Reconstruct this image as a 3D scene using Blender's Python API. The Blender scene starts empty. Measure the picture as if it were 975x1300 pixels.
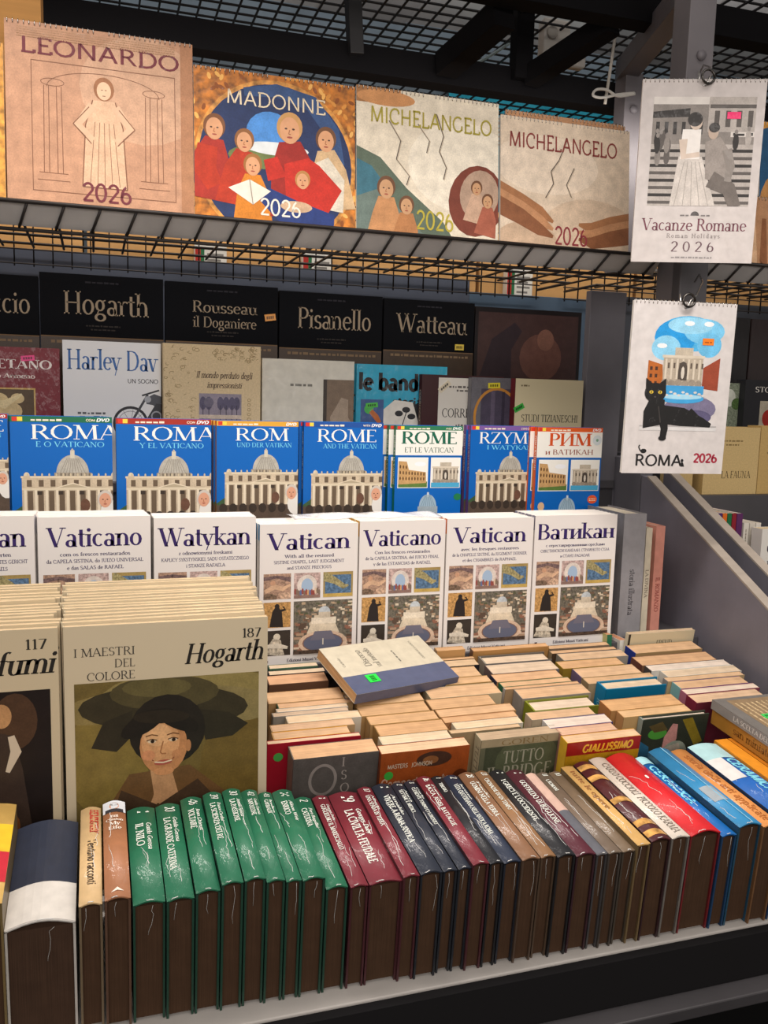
import bpy, math, random
from mathutils import Vector, Matrix
random.seed(7)
R = random.Random(11)
SC = bpy.context.scene
COL = SC.collection
EZ = 1.55                       # eye height above the floor
# ------------------------------------------------------------------ camera
FPX, PITCH, ROLL, YAW = 1120.0, math.radians(7.5), math.radians(1.5), math.radians(18.2)
EYE = Vector((0, 0, EZ))
FW = Vector((math.sin(YAW)*math.cos(PITCH), math.cos(YAW)*math.cos(PITCH), -math.sin(PITCH)))
_r0 = Vector((math.cos(YAW), -math.sin(YAW), 0)); _u0 = _r0.cross(FW)
RT = math.cos(ROLL)*_r0 + math.sin(ROLL)*_u0
UP = -math.sin(ROLL)*_r0 + math.cos(ROLL)*_u0
cam = bpy.data.cameras.new('camera'); cam_o = bpy.data.objects.new('camera', cam); COL.objects.link(cam_o)
cam.sensor_fit = 'VERTICAL'; cam.sensor_height = 36; cam.lens = FPX*36/1300; cam.clip_start = .02
cam_o.matrix_world = Matrix(((RT.x, UP.x, -FW.x, 0), (RT.y, UP.y, -FW.y, 0), (RT.z, UP.z, -FW.z, EZ), (0, 0, 0, 1)))
SC.camera = cam_o
# ------------------------------------------------------------------ light
SC.view_settings.view_transform = 'Standard'; SC.view_settings.look = 'None'
SC.view_settings.gamma = 1; SC.view_settings.use_curve_mapping = False
SC.view_settings.exposure = .0
wd = bpy.data.worlds.new('world'); SC.world = wd; wd.use_nodes = True
wd.node_tree.nodes['Background'].inputs[0].default_value = (1.0, .93, .88, 1)
wd.node_tree.nodes['Background'].inputs[1].default_value = .32
def area(name, loc, target, sx, sy, power, col=(1, .92, .86)):
    l = bpy.data.lights.new(name, 'AREA'); l.shape = 'RECTANGLE'; l.size = sx; l.size_y = sy; l.energy = power; l.color = col
    o = bpy.data.objects.new(name, l); COL.objects.link(o); o.location = loc
    o.rotation_euler = (Vector(target)-Vector(loc)).to_track_quat('-Z', 'Y').to_euler(); return o
def spread(o, deg): o.data.spread = math.radians(deg)
spread(area('lamp_row', (.42, 1.0, EZ+.80), (.45, 1.1, EZ-.6), 1.6, .12, 8.5), 105)
spread(area('fill_high', (.6, .35, EZ+1.7), (.7, 1.3, EZ+.1), 2.4, .5, 7), 150)  # unseen soft light added high up to brighten the calendars
spread(area('fill_aisle', (.2, -.9, EZ+.5), (.5, 1.6, EZ-.05), 2.6, .6, 20), 160)  # unseen front fill, set low to reach covers under the wire shelf
area('fill_boxes', (.5, 1.72, EZ+.58), (.5, 2.1, EZ+.25), 2.2, .08, 7)  # unseen strip of light added to brighten the cardboard boxes
area('fill_roof', (.6, 1.9, EZ+.87), (.6, 1.9, EZ+2), 3.4, 1.3, 20, (.95, .95, 1))  # unseen upward fill added to lighten the roof sheets

def ray(u, v): return FPX*FW + (u-487.5)*RT + (650-v)*UP
def atY(u, v, Y): d = ray(u, v); return EYE + d*(Y/d.y)
def atZ(u, v, Z): d = ray(u, v); return EYE + d*((Z-EZ)/d.z)
def atX(u, v, X): d = ray(u, v); return EYE + d*(X/d.x)
def atP(u, v, z0, y0, k):       # the sloping plane z = z0 + k (y - y0)
    d = ray(u, v); s = (z0-EZ-k*y0)/(d.z-k*d.y); return EYE + d*s
# ------------------------------------------------------------------ materials
def lin(h):
    if isinstance(h, (tuple, list)): return tuple(h)
    h = h.lstrip('#'); c = [int(h[i:i+2], 16)/255 for i in (0, 2, 4)]
    return tuple(x/12.92 if x <= .04045 else ((x+.055)/1.055)**2.4 for x in c)
def material(name, rough=.45, spec=.5, kind=None, metal=0):
    m = bpy.data.materials.new(name); m.use_nodes = True; n = m.node_tree.nodes; k = m.node_tree.links
    b = n['Principled BSDF']; at = n.new('ShaderNodeAttribute'); at.attribute_name = 'Col'
    b.inputs['Roughness'].default_value = rough; b.inputs['Specular IOR Level'].default_value = spec; b.inputs['Metallic'].default_value = metal
    out = at.outputs['Color']
    tc = n.new('ShaderNodeTexCoord')
    def noise(scale, detail=3, vec=None):
        t = n.new('ShaderNodeTexNoise'); t.inputs['Scale'].default_value = scale; t.inputs['Detail'].default_value = detail
        k.new(vec or tc.outputs['Object'], t.inputs['Vector']); return t.outputs['Fac']
    def mapped(s):
        mp = n.new('ShaderNodeMapping'); mp.inputs['Scale'].default_value = s; k.new(tc.outputs['Object'], mp.inputs['Vector']); return mp.outputs['Vector']
    def mul(col, fac, lo, hi, a=.3, z=.7):
        r = n.new('ShaderNodeMapRange'); r.inputs['From Min'].default_value = a; r.inputs['From Max'].default_value = z
        r.inputs['To Min'].default_value = lo; r.inputs['To Max'].default_value = hi; k.new(fac, r.inputs['Value'])
        x = n.new('ShaderNodeVectorMath'); x.operation = 'SCALE'; k.new(col, x.inputs[0]); k.new(r.outputs[0], x.inputs['Scale']); return x.outputs[0]
    def bump(fac, strength, dist, sock='Normal'):
        bp = n.new('ShaderNodeBump'); bp.inputs['Strength'].default_value = strength; bp.inputs['Distance'].default_value = dist
        k.new(fac, bp.inputs['Height']); k.new(bp.outputs[0], b.inputs[sock])
    if kind == 'art':
        out = mul(out, noise(55, 6), .84, 1.14); out = mul(out, noise(420, 3), .88, 1.1)
    elif kind == 'fine':
        out = mul(out, noise(230, 5), .45, 1.5); out = mul(out, noise(900, 2), .75, 1.25)
    elif kind == 'gold':
        f = noise(75, 4); out = mul(out, f, .35, 1.7); bump(f, .3, .002)
    elif kind == 'page':
        out = mul(out, noise(1, 3, mapped((9, 1400, 9))), .74, 1.14); out = mul(out, noise(38, 3), .86, 1.08)
        bump(noise(1, 2, mapped((6, 900, 6))), .35, .0006)
    elif kind == 'wrap':
        out = mul(out, noise(60, 4), .9, 1.06)
        b.inputs['Coat Weight'].default_value = .3; b.inputs['Coat Roughness'].default_value = .14
        f = noise(1, 4, mapped((60, 60, 22))); bump(f, .9, .006, 'Coat Normal')
    elif kind == 'paint':
        out = mul(out, noise(9, 5), .85, 1.12); bump(noise(160, 2), .08, .001)
    elif kind == 'card':
        out = mul(out, noise(6, 4), .85, 1.1); out = mul(out, noise(1, 2, mapped((3, 3, 160))), .93, 1.05)
    elif kind == 'linen':
        out = mul(out, noise(320, 2), .9, 1.08)
    k.new(out, b.inputs['Base Color']); return m
M = {'print': material('printed_cover', .36, .28), 'art': material('printed_picture', .4, .28, kind='art'), 'fine': material('printed_photo', .4, .28, kind='fine'),
     'gold': material('gilt_print', .34, kind='gold'), 'page': material('page_edges', .9, .15, 'page'), 'wrap': material('shrink_wrap', .5, .35, 'wrap'),
     'paint': material('painted_metal', .5, .4, 'paint'), 'card': material('cardboard', .85, .2, 'card'), 'linen': material('linen_cover', .7, .3, 'linen'),
     'steel': material('bright_steel', .25, .5, None, 1.0), 'sheet': material('paper_sheet', .8, .2), 'matte': material('matte_black', .85, .1)}
ORDER = list(M)
def film_material():
    m = bpy.data.materials.new('clear_film'); m.use_nodes = True; n = m.node_tree.nodes; k = m.node_tree.links
    for x in list(n): n.remove(x)
    o = n.new('ShaderNodeOutputMaterial'); mx = n.new('ShaderNodeMixShader'); t = n.new('ShaderNodeBsdfTransparent'); g = n.new('ShaderNodeBsdfPrincipled')
    g.inputs['Base Color'].default_value = (.8, .8, .8, 1); g.inputs['Roughness'].default_value = .15
    f = n.new('ShaderNodeFresnel'); f.inputs[0].default_value = 1.45
    a = n.new('ShaderNodeMath'); a.operation = 'MULTIPLY_ADD'; a.inputs[1].default_value = .9; a.inputs[2].default_value = .05
    k.new(f.outputs[0], a.inputs[0]); k.new(a.outputs[0], mx.inputs[0]); k.new(t.outputs[0], mx.inputs[1]); k.new(g.outputs[0], mx.inputs[2]); k.new(mx.outputs[0], o.inputs[0])
    return m
FILM = film_material()
M['crease'] = material('film_crease', .22, .6); ORDER.append('crease')
# ------------------------------------------------------------------ mesh builder
class MB:
    def __init__(s): s.v = []; s.f = []; s.c = []; s.m = []; s.sm = []
    def add(s, vs, fs, col, m='print', smooth=False):
        b = len(s.v); s.v.extend(tuple(p) for p in vs); c = lin(col)
        for f in fs: s.f.append(tuple(b+i for i in f)); s.c.append(c); s.m.append(m); s.sm.append(smooth)
    def box(s, x0, x1, y0, y1, z0, z1, col, m='print', cols=None):
        vs = [(x, y, z) for z in (z0, z1) for y in (y0, y1) for x in (x0, x1)]
        fs = [(0, 2, 3, 1), (4, 5, 7, 6), (0, 1, 5, 4), (2, 6, 7, 3), (0, 4, 6, 2), (1, 3, 7, 5)]
        s.add(vs, fs, col, m)
    def prism(s, pts, axis, a, b, col, m='paint'):      # a polygon extruded along an axis ('X','Y','Z')
        n = len(pts)
        def P(p, t): return {'X': (t, p[0], p[1]), 'Y': (p[0], t, p[1]), 'Z': (p[0], p[1], t)}[axis]
        s.add([P(p, a) for p in pts]+[P(p, b) for p in pts], [tuple(range(n))[::-1], tuple(range(n, 2*n))]+[(i, (i+1) % n, n+(i+1) % n, n+i) for i in range(n)], col, m)
    def tube(s, pts, r, col, m='paint', n=6, cap=True):
        pts = [Vector(p) for p in pts]; rings = []; prev = None
        for i, p in enumerate(pts):
            d = (pts[min(i+1, len(pts)-1)]-pts[max(i-1, 0)]).normalized()
            a = prev - d*prev.dot(d) if prev else d.orthogonal()
            a.normalize(); prev = a; b = d.cross(a)
            rings.append([p + r*(math.cos(2*math.pi*k/n)*a + math.sin(2*math.pi*k/n)*b) for k in range(n)])
        vs = [q for g in rings for q in g]
        fs = [(i*n+k, i*n+(k+1) % n, (i+1)*n+(k+1) % n, (i+1)*n+k) for i in range(len(pts)-1) for k in range(n)]
        if cap: fs += [tuple(range(n))[::-1], tuple((len(pts)-1)*n+k for k in range(n))]
        s.add(vs, fs, col, m, True)
    def bar(s, p, q, wx, wz, col, m='paint', up=(0, 0, 1)):     # a rectangular bar between two points
        p, q = Vector(p), Vector(q); d = (q-p).normalized(); a = d.cross(Vector(up)).normalized(); b = a.cross(d)
        vs = [o + a*sx*wx/2 + b*sz*wz/2 for o in (p, q) for sx, sz in ((-1, -1), (1, -1), (1, 1), (-1, 1))]
        s.add(vs, [(3, 2, 1, 0), (4, 5, 6, 7)]+[(i, (i+1) % 4, 4+(i+1) % 4, 4+i) for i in range(4)], col, m)
    def build(s, name, parent=None, bevel=0):
        me = bpy.data.meshes.new(name); me.from_pydata(s.v, [], s.f); used = [x for x in ORDER if x in s.m]
        for x in used: me.materials.append(M[x])
        me.polygons.foreach_set('material_index', [used.index(x) for x in s.m]); me.polygons.foreach_set('use_smooth', s.sm)
        at = me.color_attributes.new('Col', 'FLOAT_COLOR', 'CORNER'); d = []
        for f, c in zip(s.f, s.c): d.extend((c[0], c[1], c[2], 1.0)*len(f))
        at.data.foreach_set('color', d); me.update()
        o = bpy.data.objects.new(name, me); COL.objects.link(o)
        if parent: o.parent = parent
        if bevel:
            b = o.modifiers.new('bevel', 'BEVEL'); b.width = bevel; b.segments = 2; b.limit_method = 'ANGLE'
        return o
LABELS = {}
def tag(o, label, cat, group=None, kind=None):
    o['label'] = label; o['category'] = cat
    if group: o['group'] = group
    if kind: o['kind'] = kind
    LABELS.setdefault(label, []).append(o.name)
    return o
def thing(name, label, cat, mat=None, group=None):
    o = bpy.data.objects.new(name, None); COL.objects.link(o); o.empty_display_size = .05
    if mat is not None: o.matrix_world = mat
    return tag(o, label, cat, group)
def dup(root, mat, label, group=None):
    r = root.copy(); COL.objects.link(r); r.matrix_world = mat; tag(r, label, root['category'], group or root.get('group'))
    for ch in list(root.children):
        c = ch.copy(); COL.objects.link(c); c.parent = r
        for g in list(ch.children):
            d = g.copy(); COL.objects.link(d); d.parent = c
    return r
def structure(mb, name, label, cat, bevel=0):
    o = mb.build(name, None, bevel); tag(o, label, cat, None, 'structure'); return o
# ------------------------------------------------------------------ lettering
_G = {
'A': (.84, 'n.08 0 .42 1 k.42 1 .76 0 n.2 .34 .62 .34 s.08 0 s.76 0'), 'B': (.72, 'k.16 0 .16 1 a.34 .75 .22 .23 -90 90 a.36 .27 .27 .25 -90 90 n.06 .98 .36 .98 n.16 .52 .38 .52 n.06 .02 .38 .02'),
'C': (.8, 'a.45 .5 .37 .48 48 312 n.70 .86 .70 .66'), 'D': (.88, 'k.17 0 .17 1 a.4 .5 .38 .48 -90 90 n.07 .98 .41 .98 n.07 .02 .41 .02'),
'E': (.68, 'k.17 0 .17 1 n.07 .98 .58 .98 n.17 .52 .5 .52 n.07 .02 .6 .02 n.58 1 .58 .84 n.61 0 .61 .18'), 'F': (.62, 'k.17 0 .17 1 n.07 .98 .58 .98 n.17 .5 .5 .5 s.17 0 n.58 1 .58 .82'),
'G': (.86, 'a.45 .5 .37 .48 48 318 k.74 .42 .74 .12 s.7 .42'), 'H': (.9, 'k.17 0 .17 1 k.73 0 .73 1 n.17 .5 .73 .5 s.17 0 s.73 0 s.17 1 s.73 1'),
'I': (.36, 'k.18 0 .18 1 s.18 0 s.18 1'), 'J': (.4, 'k.22 .1 .22 1 a.1 .1 .12 .2 -90 0 s.22 1'), 'K': (.8, 'k.17 0 .17 1 n.2 .42 .64 1 k.34 .56 .72 0 s.17 0 s.17 1 s.72 0 s.64 1'),
'L': (.64, 'k.17 0 .17 1 n.07 .02 .58 .02 n.58 0 .58 .2 s.17 1'), 'M': (1.04, 'n.14 0 .18 1 k.18 1 .52 .04 n.52 .04 .86 1 k.86 1 .9 0 s.14 0 s.9 0 s.14 1 s.9 1'),
'N': (.9, 'n.16 0 .16 1 k.16 1 .74 0 n.74 0 .74 1 s.16 0 s.12 1 s.74 1'), 'O': (.92, 'a.46 .5 .38 .48 0 360'), 'P': (.68, 'k.17 0 .17 1 a.36 .73 .25 .25 -90 90 n.07 .98 .38 .98 n.17 .48 .38 .48 s.17 0'),
'Q': (.92, 'a.46 .5 .38 .48 0 360 k.5 .14 .86 -.16'), 'R': (.8, 'k.17 0 .17 1 a.36 .74 .24 .24 -90 90 n.07 .98 .38 .98 n.17 .5 .38 .5 k.4 .5 .72 0 s.17 0 s.74 0'),
'S': (.62, 'a.31 .745 .2 .235 20 270 a.31 .265 .22 .245 -155 90'), 'T': (.76, 'k.38 0 .38 1 n.06 .98 .7 .98 s.38 0 n.06 1 .06 .82 n.7 1 .7 .82'),
'U': (.88, 'k.17 .3 .17 1 a.44 .3 .27 .28 180 360 n.71 .3 .71 1 s.17 1 s.71 1'), 'V': (.84, 'k.1 1 .42 0 n.42 0 .74 1 s.1 1 s.74 1'),
'W': (1.18, 'k.08 1 .36 0 n.36 0 .6 1 k.56 1 .84 0 n.84 0 1.1 1 s.08 1 s.58 1 s1.1 1'), 'X': (.82, 'k.1 1 .72 0 n.1 0 .72 1 s.1 0 s.72 0 s.1 1 s.72 1'),
'Y': (.8, 'k.08 1 .4 .45 n.4 .45 .72 1 k.4 0 .4 .45 s.4 0 s.08 1 s.72 1'), 'Z': (.74, 'n.08 .98 .66 .98 k.62 .98 .1 .02 n.08 .02 .68 .02 n.08 1 .08 .82 n.68 0 .68 .18'),
'a': (.58, 'a.25 .17 .16 .16 0 360 k.44 0 .44 .46 a.27 .46 .17 .18 0 150 n.44 .02 .56 .02'), 'b': (.64, 'k.14 0 .14 1.04 a.34 .33 .2 .31 0 360 s.1 1.04'),
'c': (.54, 'a.3 .33 .22 .31 50 312'), 'd': (.64, 'a.3 .33 .2 .31 0 360 k.48 0 .48 1.04 s.44 1.04 s.52 0'), 'e': (.56, 'a.3 .33 .22 .31 8 316 n.1 .36 .5 .36'),
'f': (.38, 'k.17 0 .17 .82 a.31 .82 .14 .2 50 180 n.04 .64 .34 .64 s.17 0'), 'g': (.58, 'a.27 .42 .17 .22 0 360 a.28 -.1 .22 .15 0 360 n.4 .6 .54 .66 n.2 .2 .14 .06'),
'h': (.68, 'k.15 0 .15 1.04 a.34 .4 .19 .24 0 180 k.53 0 .53 .4 s.15 0 s.53 0 s.11 1.04'), 'i': (.32, 'k.16 0 .16 .64 s.16 0 s.13 .64 d.16 .86'), 'j': (.3, 'k.16 -.1 .16 .64 a.06 -.1 .1 .18 -90 0 d.16 .86'),
'k': (.64, 'k.15 0 .15 1.04 n.18 .28 .48 .62 k.28 .38 .56 0 s.15 0 s.56 0 s.11 1.04 s.48 .64'), 'l': (.32, 'k.16 0 .16 1.04 s.16 0 s.12 1.04'),
'm': (1.0, 'k.15 0 .15 .64 a.33 .42 .18 .22 0 180 k.51 0 .51 .42 a.69 .42 .18 .22 0 180 k.87 0 .87 .42 s.15 0 s.51 0 s.87 0 s.11 .64'), 'n': (.68, 'k.15 0 .15 .64 a.34 .4 .19 .24 0 180 k.53 0 .53 .4 s.15 0 s.53 0 s.11 .64'),
'o': (.6, 'a.3 .33 .22 .31 0 360'), 'p': (.64, 'k.14 -.28 .14 .64 a.34 .33 .2 .31 0 360 s.14 -.28 s.1 .64'), 'q': (.64, 'k.5 -.28 .5 .64 a.3 .33 .2 .31 0 360 s.5 -.28'),
'r': (.46, 'k.15 0 .15 .64 a.34 .42 .19 .21 50 165 s.15 0 s.11 .64'), 's': (.48, 'a.24 .48 .15 .155 20 270 a.24 .165 .17 .155 -155 90'), 't': (.38, 'k.17 .14 .17 .88 a.29 .14 .12 .13 180 300 n.03 .64 .35 .64'),
'u': (.68, 'k.15 .24 .15 .64 a.34 .24 .19 .24 180 360 k.53 0 .53 .64 s.11 .64 s.49 .64 s.57 0'), 'v': (.56, 'k.07 .64 .29 0 n.29 0 .5 .64 s.07 .64 s.5 .64'),
'w': (.84, 'k.07 .64 .26 0 n.26 0 .42 .64 k.42 .64 .6 0 n.6 0 .78 .64 s.07 .64 s.42 .64 s.78 .64'), 'x': (.58, 'k.08 .64 .5 0 n.08 0 .5 .64 s.08 0 s.5 0 s.08 .64 s.5 .64'),
'y': (.56, 'k.07 .64 .29 .02 n.5 .64 .2 -.26 s.07 .64 s.5 .64'), 'z': (.52, 'n.08 .62 .44 .62 k.42 .62 .1 .02 n.08 .02 .46 .02'),
'0': (.62, 'a.31 .5 .23 .48 0 360'), '1': (.42, 'k.24 0 .24 1 n.1 .84 .24 .98 s.24 0'), '2': (.6, 'a.3 .72 .21 .26 -25 165 k.49 .61 .1 .04 n.08 .03 .54 .03'),
'3': (.58, 'a.27 .74 .2 .24 -70 150 a.27 .27 .22 .25 -150 80'), '4': (.62, 'k.42 0 .42 1 n.42 .98 .06 .28 n.06 .28 .58 .28'), '5': (.58, 'a.26 .31 .22 .29 -150 110 n.16 .56 .18 .98 n.18 .97 .5 .97'),
'6': (.6, 'a.3 .3 .21 .28 0 360 a.44 .34 .35 .63 112 182'), '7': (.56, 'n.06 .97 .52 .97 k.5 .97 .2 0'), '8': (.6, 'a.3 .75 .18 .22 0 360 a.3 .27 .22 .25 0 360'), '9': (.6, 'a.3 .68 .21 .28 0 360 a.16 .64 .35 .63 -68 2'),
'.': (.26, 'd.12 .05'), ',': (.26, 'd.12 .05 n.14 .02 .08 -.14'), "'": (.22, 'n.12 .98 .1 .76'), '-': (.4, 'n.06 .34 .34 .34'), '/': (.4, 'n.04 -.1 .36 1'), '"': (.36, 'n.1 .98 .1 .76 n.24 .98 .24 .76'), ':': (.26, 'd.12 .08 d.12 .54'),
'И': (.9, 'k.16 0 .16 1 n.16 .04 .74 .96 k.74 0 .74 1 s.16 0 s.74 0 s.16 1 s.74 1'), 'Я': (.8, ''),
}
def _parse(s):
    out = []; toks = s.split(); i = 0; num = {'k': 4, 'n': 4, 'a': 6, 's': 2, 'd': 2}
    while i < len(toks):
        c = toks[i][0]; vals = [float(toks[i][1:])]+[float(t) for t in toks[i+1:i+num[c]]]; i += num[c]; out.append((c, vals))
    return out
GL = {k: (a, _parse(s)) for k, (a, s) in _G.items()}
CYR = {'С': 'C', 'Е': 'E', 'О': 'O', 'Я': 'R', 'Л': 'A', 'Й': 'И', 'Ы': 'H', 'Ш': 'W', 'Ф': 'O', 'Э': 'O', 'Г': 'T', 'Д': 'A', 'П': 'H', 'У': 'Y', 'Ц': 'U', 'с': 'c', 'о': 'o', 'е': 'e', 'р': 'p', 'х': 'x', 'у': 'y', 'В': 'B', 'Р': 'P', 'М': 'M', 'А': 'A', 'Т': 'T', 'К': 'K', 'Н': 'H', 'а': 'a', 'к': 'k'}
SMALLCYR = {'в': 'B', 'м': 'M', 'ф': 'O', 'б': 'B', 'ы': 'H', 'и': 'И', 'С': 'C', 'Е': 'E', 'О': 'O', 'Я': 'R', 'Л': 'A', 'Й': 'И', 'Ы': 'H', 'Ш': 'W', 'Ф': 'O', 'Э': 'O', 'Г': 'T', 'Д': 'A', 'П': 'H', 'У': 'Y', 'Ц': 'U', 'с': 'c', 'о': 'o', 'е': 'e', 'р': 'p', 'х': 'x', 'у': 'y', 'т': 'T', 'и': 'И', 'н': 'H'}
def strokes(s, T, t, serif, slant=0, gap=0):
    """polygons of a line of text at cap height 1, baseline 0, and its length"""
    x = 0; polys = []
    for ch in s:
        if ch == ' ': x += .34+gap; continue
        k = 1.0; kx = 1.0
        if ch in CYR: ch = CYR[ch]
        elif ch in SMALLCYR: ch = SMALLCYR[ch]; k = .65; kx = .72
        if ch not in GL: x += .3; continue
        adv, st = GL[ch]
        def P(a, b): b *= k; return (x+a*kx+slant*b, b)
        tt, TT = t/k, T/k
        for c, v in st:
            if c in 'kn':
                w = TT if c == 'k' else tt
                dx, dy = v[2]-v[0], v[3]-v[1]; L = math.hypot(dx, dy) or 1
                if c == 'k' and abs(dx) > .02: ox, oy = w/2*1.05, 0
                else: ox, oy = -dy/L*w/2, dx/L*w/2
                polys.append([P(v[0]-ox, v[1]-oy), P(v[2]-ox, v[3]-oy), P(v[2]+ox, v[3]+oy), P(v[0]+ox, v[1]+oy)])
            elif c == 'a':
                n = max(3, int(abs(v[5]-v[4])/26)); ring = []
                for i in range(n+1):
                    a = math.radians(v[4]+(v[5]-v[4])*i/n); w = (tt+(TT-tt)*abs(math.cos(a))**1.4)/2; ca, sa = math.cos(a), math.sin(a)
                    ring.append(((v[0]+(v[2]-w)*ca, v[1]+(v[3]-w)*sa), (v[0]+(v[2]+w)*ca, v[1]+(v[3]+w)*sa)))
                for i in range(n):
                    (a0, b0), (a1, b1) = ring[i], ring[i+1]; polys.append([P(*a0), P(*b0), P(*b1), P(*a1)])
            elif c == 's' and serif:
                h = tt*1.05; y0 = v[1] if v[1] < .3 else v[1]-h; W = .06+TT*.55
                polys.append([P(v[0]-W, y0), P(v[0]+W, y0), P(v[0]+W, y0+h), P(v[0]-W, y0+h)])
            elif c == 'd':
                r = max(.06, TT*.62); polys.append([P(v[0]+r*math.cos(a*math.pi/3), v[1]+r*math.sin(a*math.pi/3)) for a in range(6)])
        x += adv*kx+gap
    return polys, x-gap
EPS = .00008; SEQ = 2.5e-6
class Canvas:
    """draws printed shapes on a face of a part; u to the right, v down, the face is W wide and Hh high in its own unit"""
    def __init__(s, mb, W, Hh, fn, m='print', cut=0): s.mb = mb; s.W = W; s.H = Hh; s.fn = fn; s.m = m; s.clip = (0, 0, W, Hh); s.cut = cut; s.q = 0; s.hold = False
    def _clip(s, pts):
        x0, y0, x1, y1 = s.clip
        if all(x0 <= p[0] <= x1 and y0 <= p[1] <= y1 for p in pts): return pts
        for ax, lim, sg in ((0, x0, 1), (0, x1, -1), (1, y0, 1), (1, y1, -1)):
            out = []
            for i in range(len(pts)):
                a, b = pts[i-1], pts[i]; ia, ib = sg*(a[ax]-lim) >= 0, sg*(b[ax]-lim) >= 0
                if ia != ib:
                    t = (lim-a[ax])/(b[ax]-a[ax]); out.append((a[0]+t*(b[0]-a[0]), a[1]+t*(b[1]-a[1])))
                if ib: out.append(b)
            pts = out
            if len(pts) < 3: return []
        return pts
    def one(s): s.q += 1; s.hold = True
    def fitted(s, Hv):          # the same face drawn in a frame Hv high
        return Canvas(s.mb, 1, Hv, lambda u, v, L: s.fn(u, v*s.H/Hv, L), s.m)
    def poly(s, pts, col, L=1, m=None):
        pts = s._clip(list(pts))
        if not s.hold: s.q += 1
        if len(pts) >= 3: s.mb.add([s.fn(u, v, L+s.q*SEQ/EPS) for u, v in pts], [tuple(range(len(pts)))], col, m or s.m)
    def rect(s, a, b, c, d, col, L=1, m=None):
        if s.cut:
            s.one()
            for i in range(s.cut):
                y0, y1 = b+(d-b)*i/s.cut, b+(d-b)*(i+1)/s.cut; s.poly([(a, y0), (c, y0), (c, y1), (a, y1)], col, L, m)
            s.hold = False
        else: s.poly([(a, b), (c, b), (c, d), (a, d)], col, L, m)
    def ell(s, cx, cy, rx, ry, col, L=1, m=None, rot=0, n=20, a0=0, a1=360):
        c, q = math.cos(rot), math.sin(rot); pts = []
        for i in range(n+(a1-a0 < 360)):
            a = math.radians(a0+(a1-a0)*i/n); x, y = rx*math.cos(a), ry*math.sin(a); pts.append((cx+x*c-y*q, cy+x*q+y*c))
        s.poly(pts, col, L, m)
    def ring(s, cx, cy, rx, ry, w, col, L=1, n=32, a0=0, a1=360, m=None):
        s.one()
        for i in range(n):
            a, b = math.radians(a0+(a1-a0)*i/n), math.radians(a0+(a1-a0)*(i+1)/n)
            s.poly([(cx+(rx+k)*math.cos(t), cy+(ry+k)*math.sin(t)) for t, k in ((a, -w/2), (a, w/2), (b, w/2), (b, -w/2))], col, L, m)
        s.hold = False
    def line(s, pts, w, col, L=1, m=None):
        s.one()
        for (a, b), (c, d) in zip(pts, pts[1:]):
            q = math.hypot(c-a, d-b) or 1; ox, oy = -(d-b)/q*w/2, (c-a)/q*w/2
            s.poly([(a-ox, b-oy), (c-ox, d-oy), (c+ox, d+oy), (a+ox, b+oy)], col, L, m)
        s.hold = False
    def limb(s, pts, ws, col, L=1, m=None):
        lft, rgt = [], []
        for i, (x, y) in enumerate(pts):
            a, b = pts[max(i-1, 0)], pts[min(i+1, len(pts)-1)]; q = math.hypot(b[0]-a[0], b[1]-a[1]) or 1
            ox, oy = -(b[1]-a[1])/q*ws[i]/2, (b[0]-a[0])/q*ws[i]/2; lft.append((x+ox, y+oy)); rgt.append((x-ox, y-oy))
        s.poly(lft+rgt[::-1], col, L, m)
    def text(s, t, u, v, size, col, L=2, al='l', fit=None, serif=True, T=.15, th=.05, slant=0, gap=0, m=None, flip=False):
        if not t.strip(): return
        ps, ln = strokes(t, T, th, serif, slant, gap); kx = size if fit is None else fit/ln
        u0 = u-(0 if al == 'l' else ln*kx/2 if al == 'c' else ln*kx)
        s.one()
        for p in ps:
            if flip: s.poly([(u0+(ln-a)*kx, v+b*size) for a, b in p], col, L, m)
            else: s.poly([(u0+a*kx, v-b*size) for a, b in p], col, L, m)
        s.hold = False
    def greek(s, u0, u1, v, size, col, L=2, al='c', seed=0):          # unreadably small print
        r = random.Random(seed+int(v*1000)); u = u0
        while u < u1:
            w = min(size*r.uniform(.5, 2.2), u1-u); s.rect(u, v-size*r.uniform(.55, .8), u+w, v, col, L); u += w+size*.45
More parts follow.
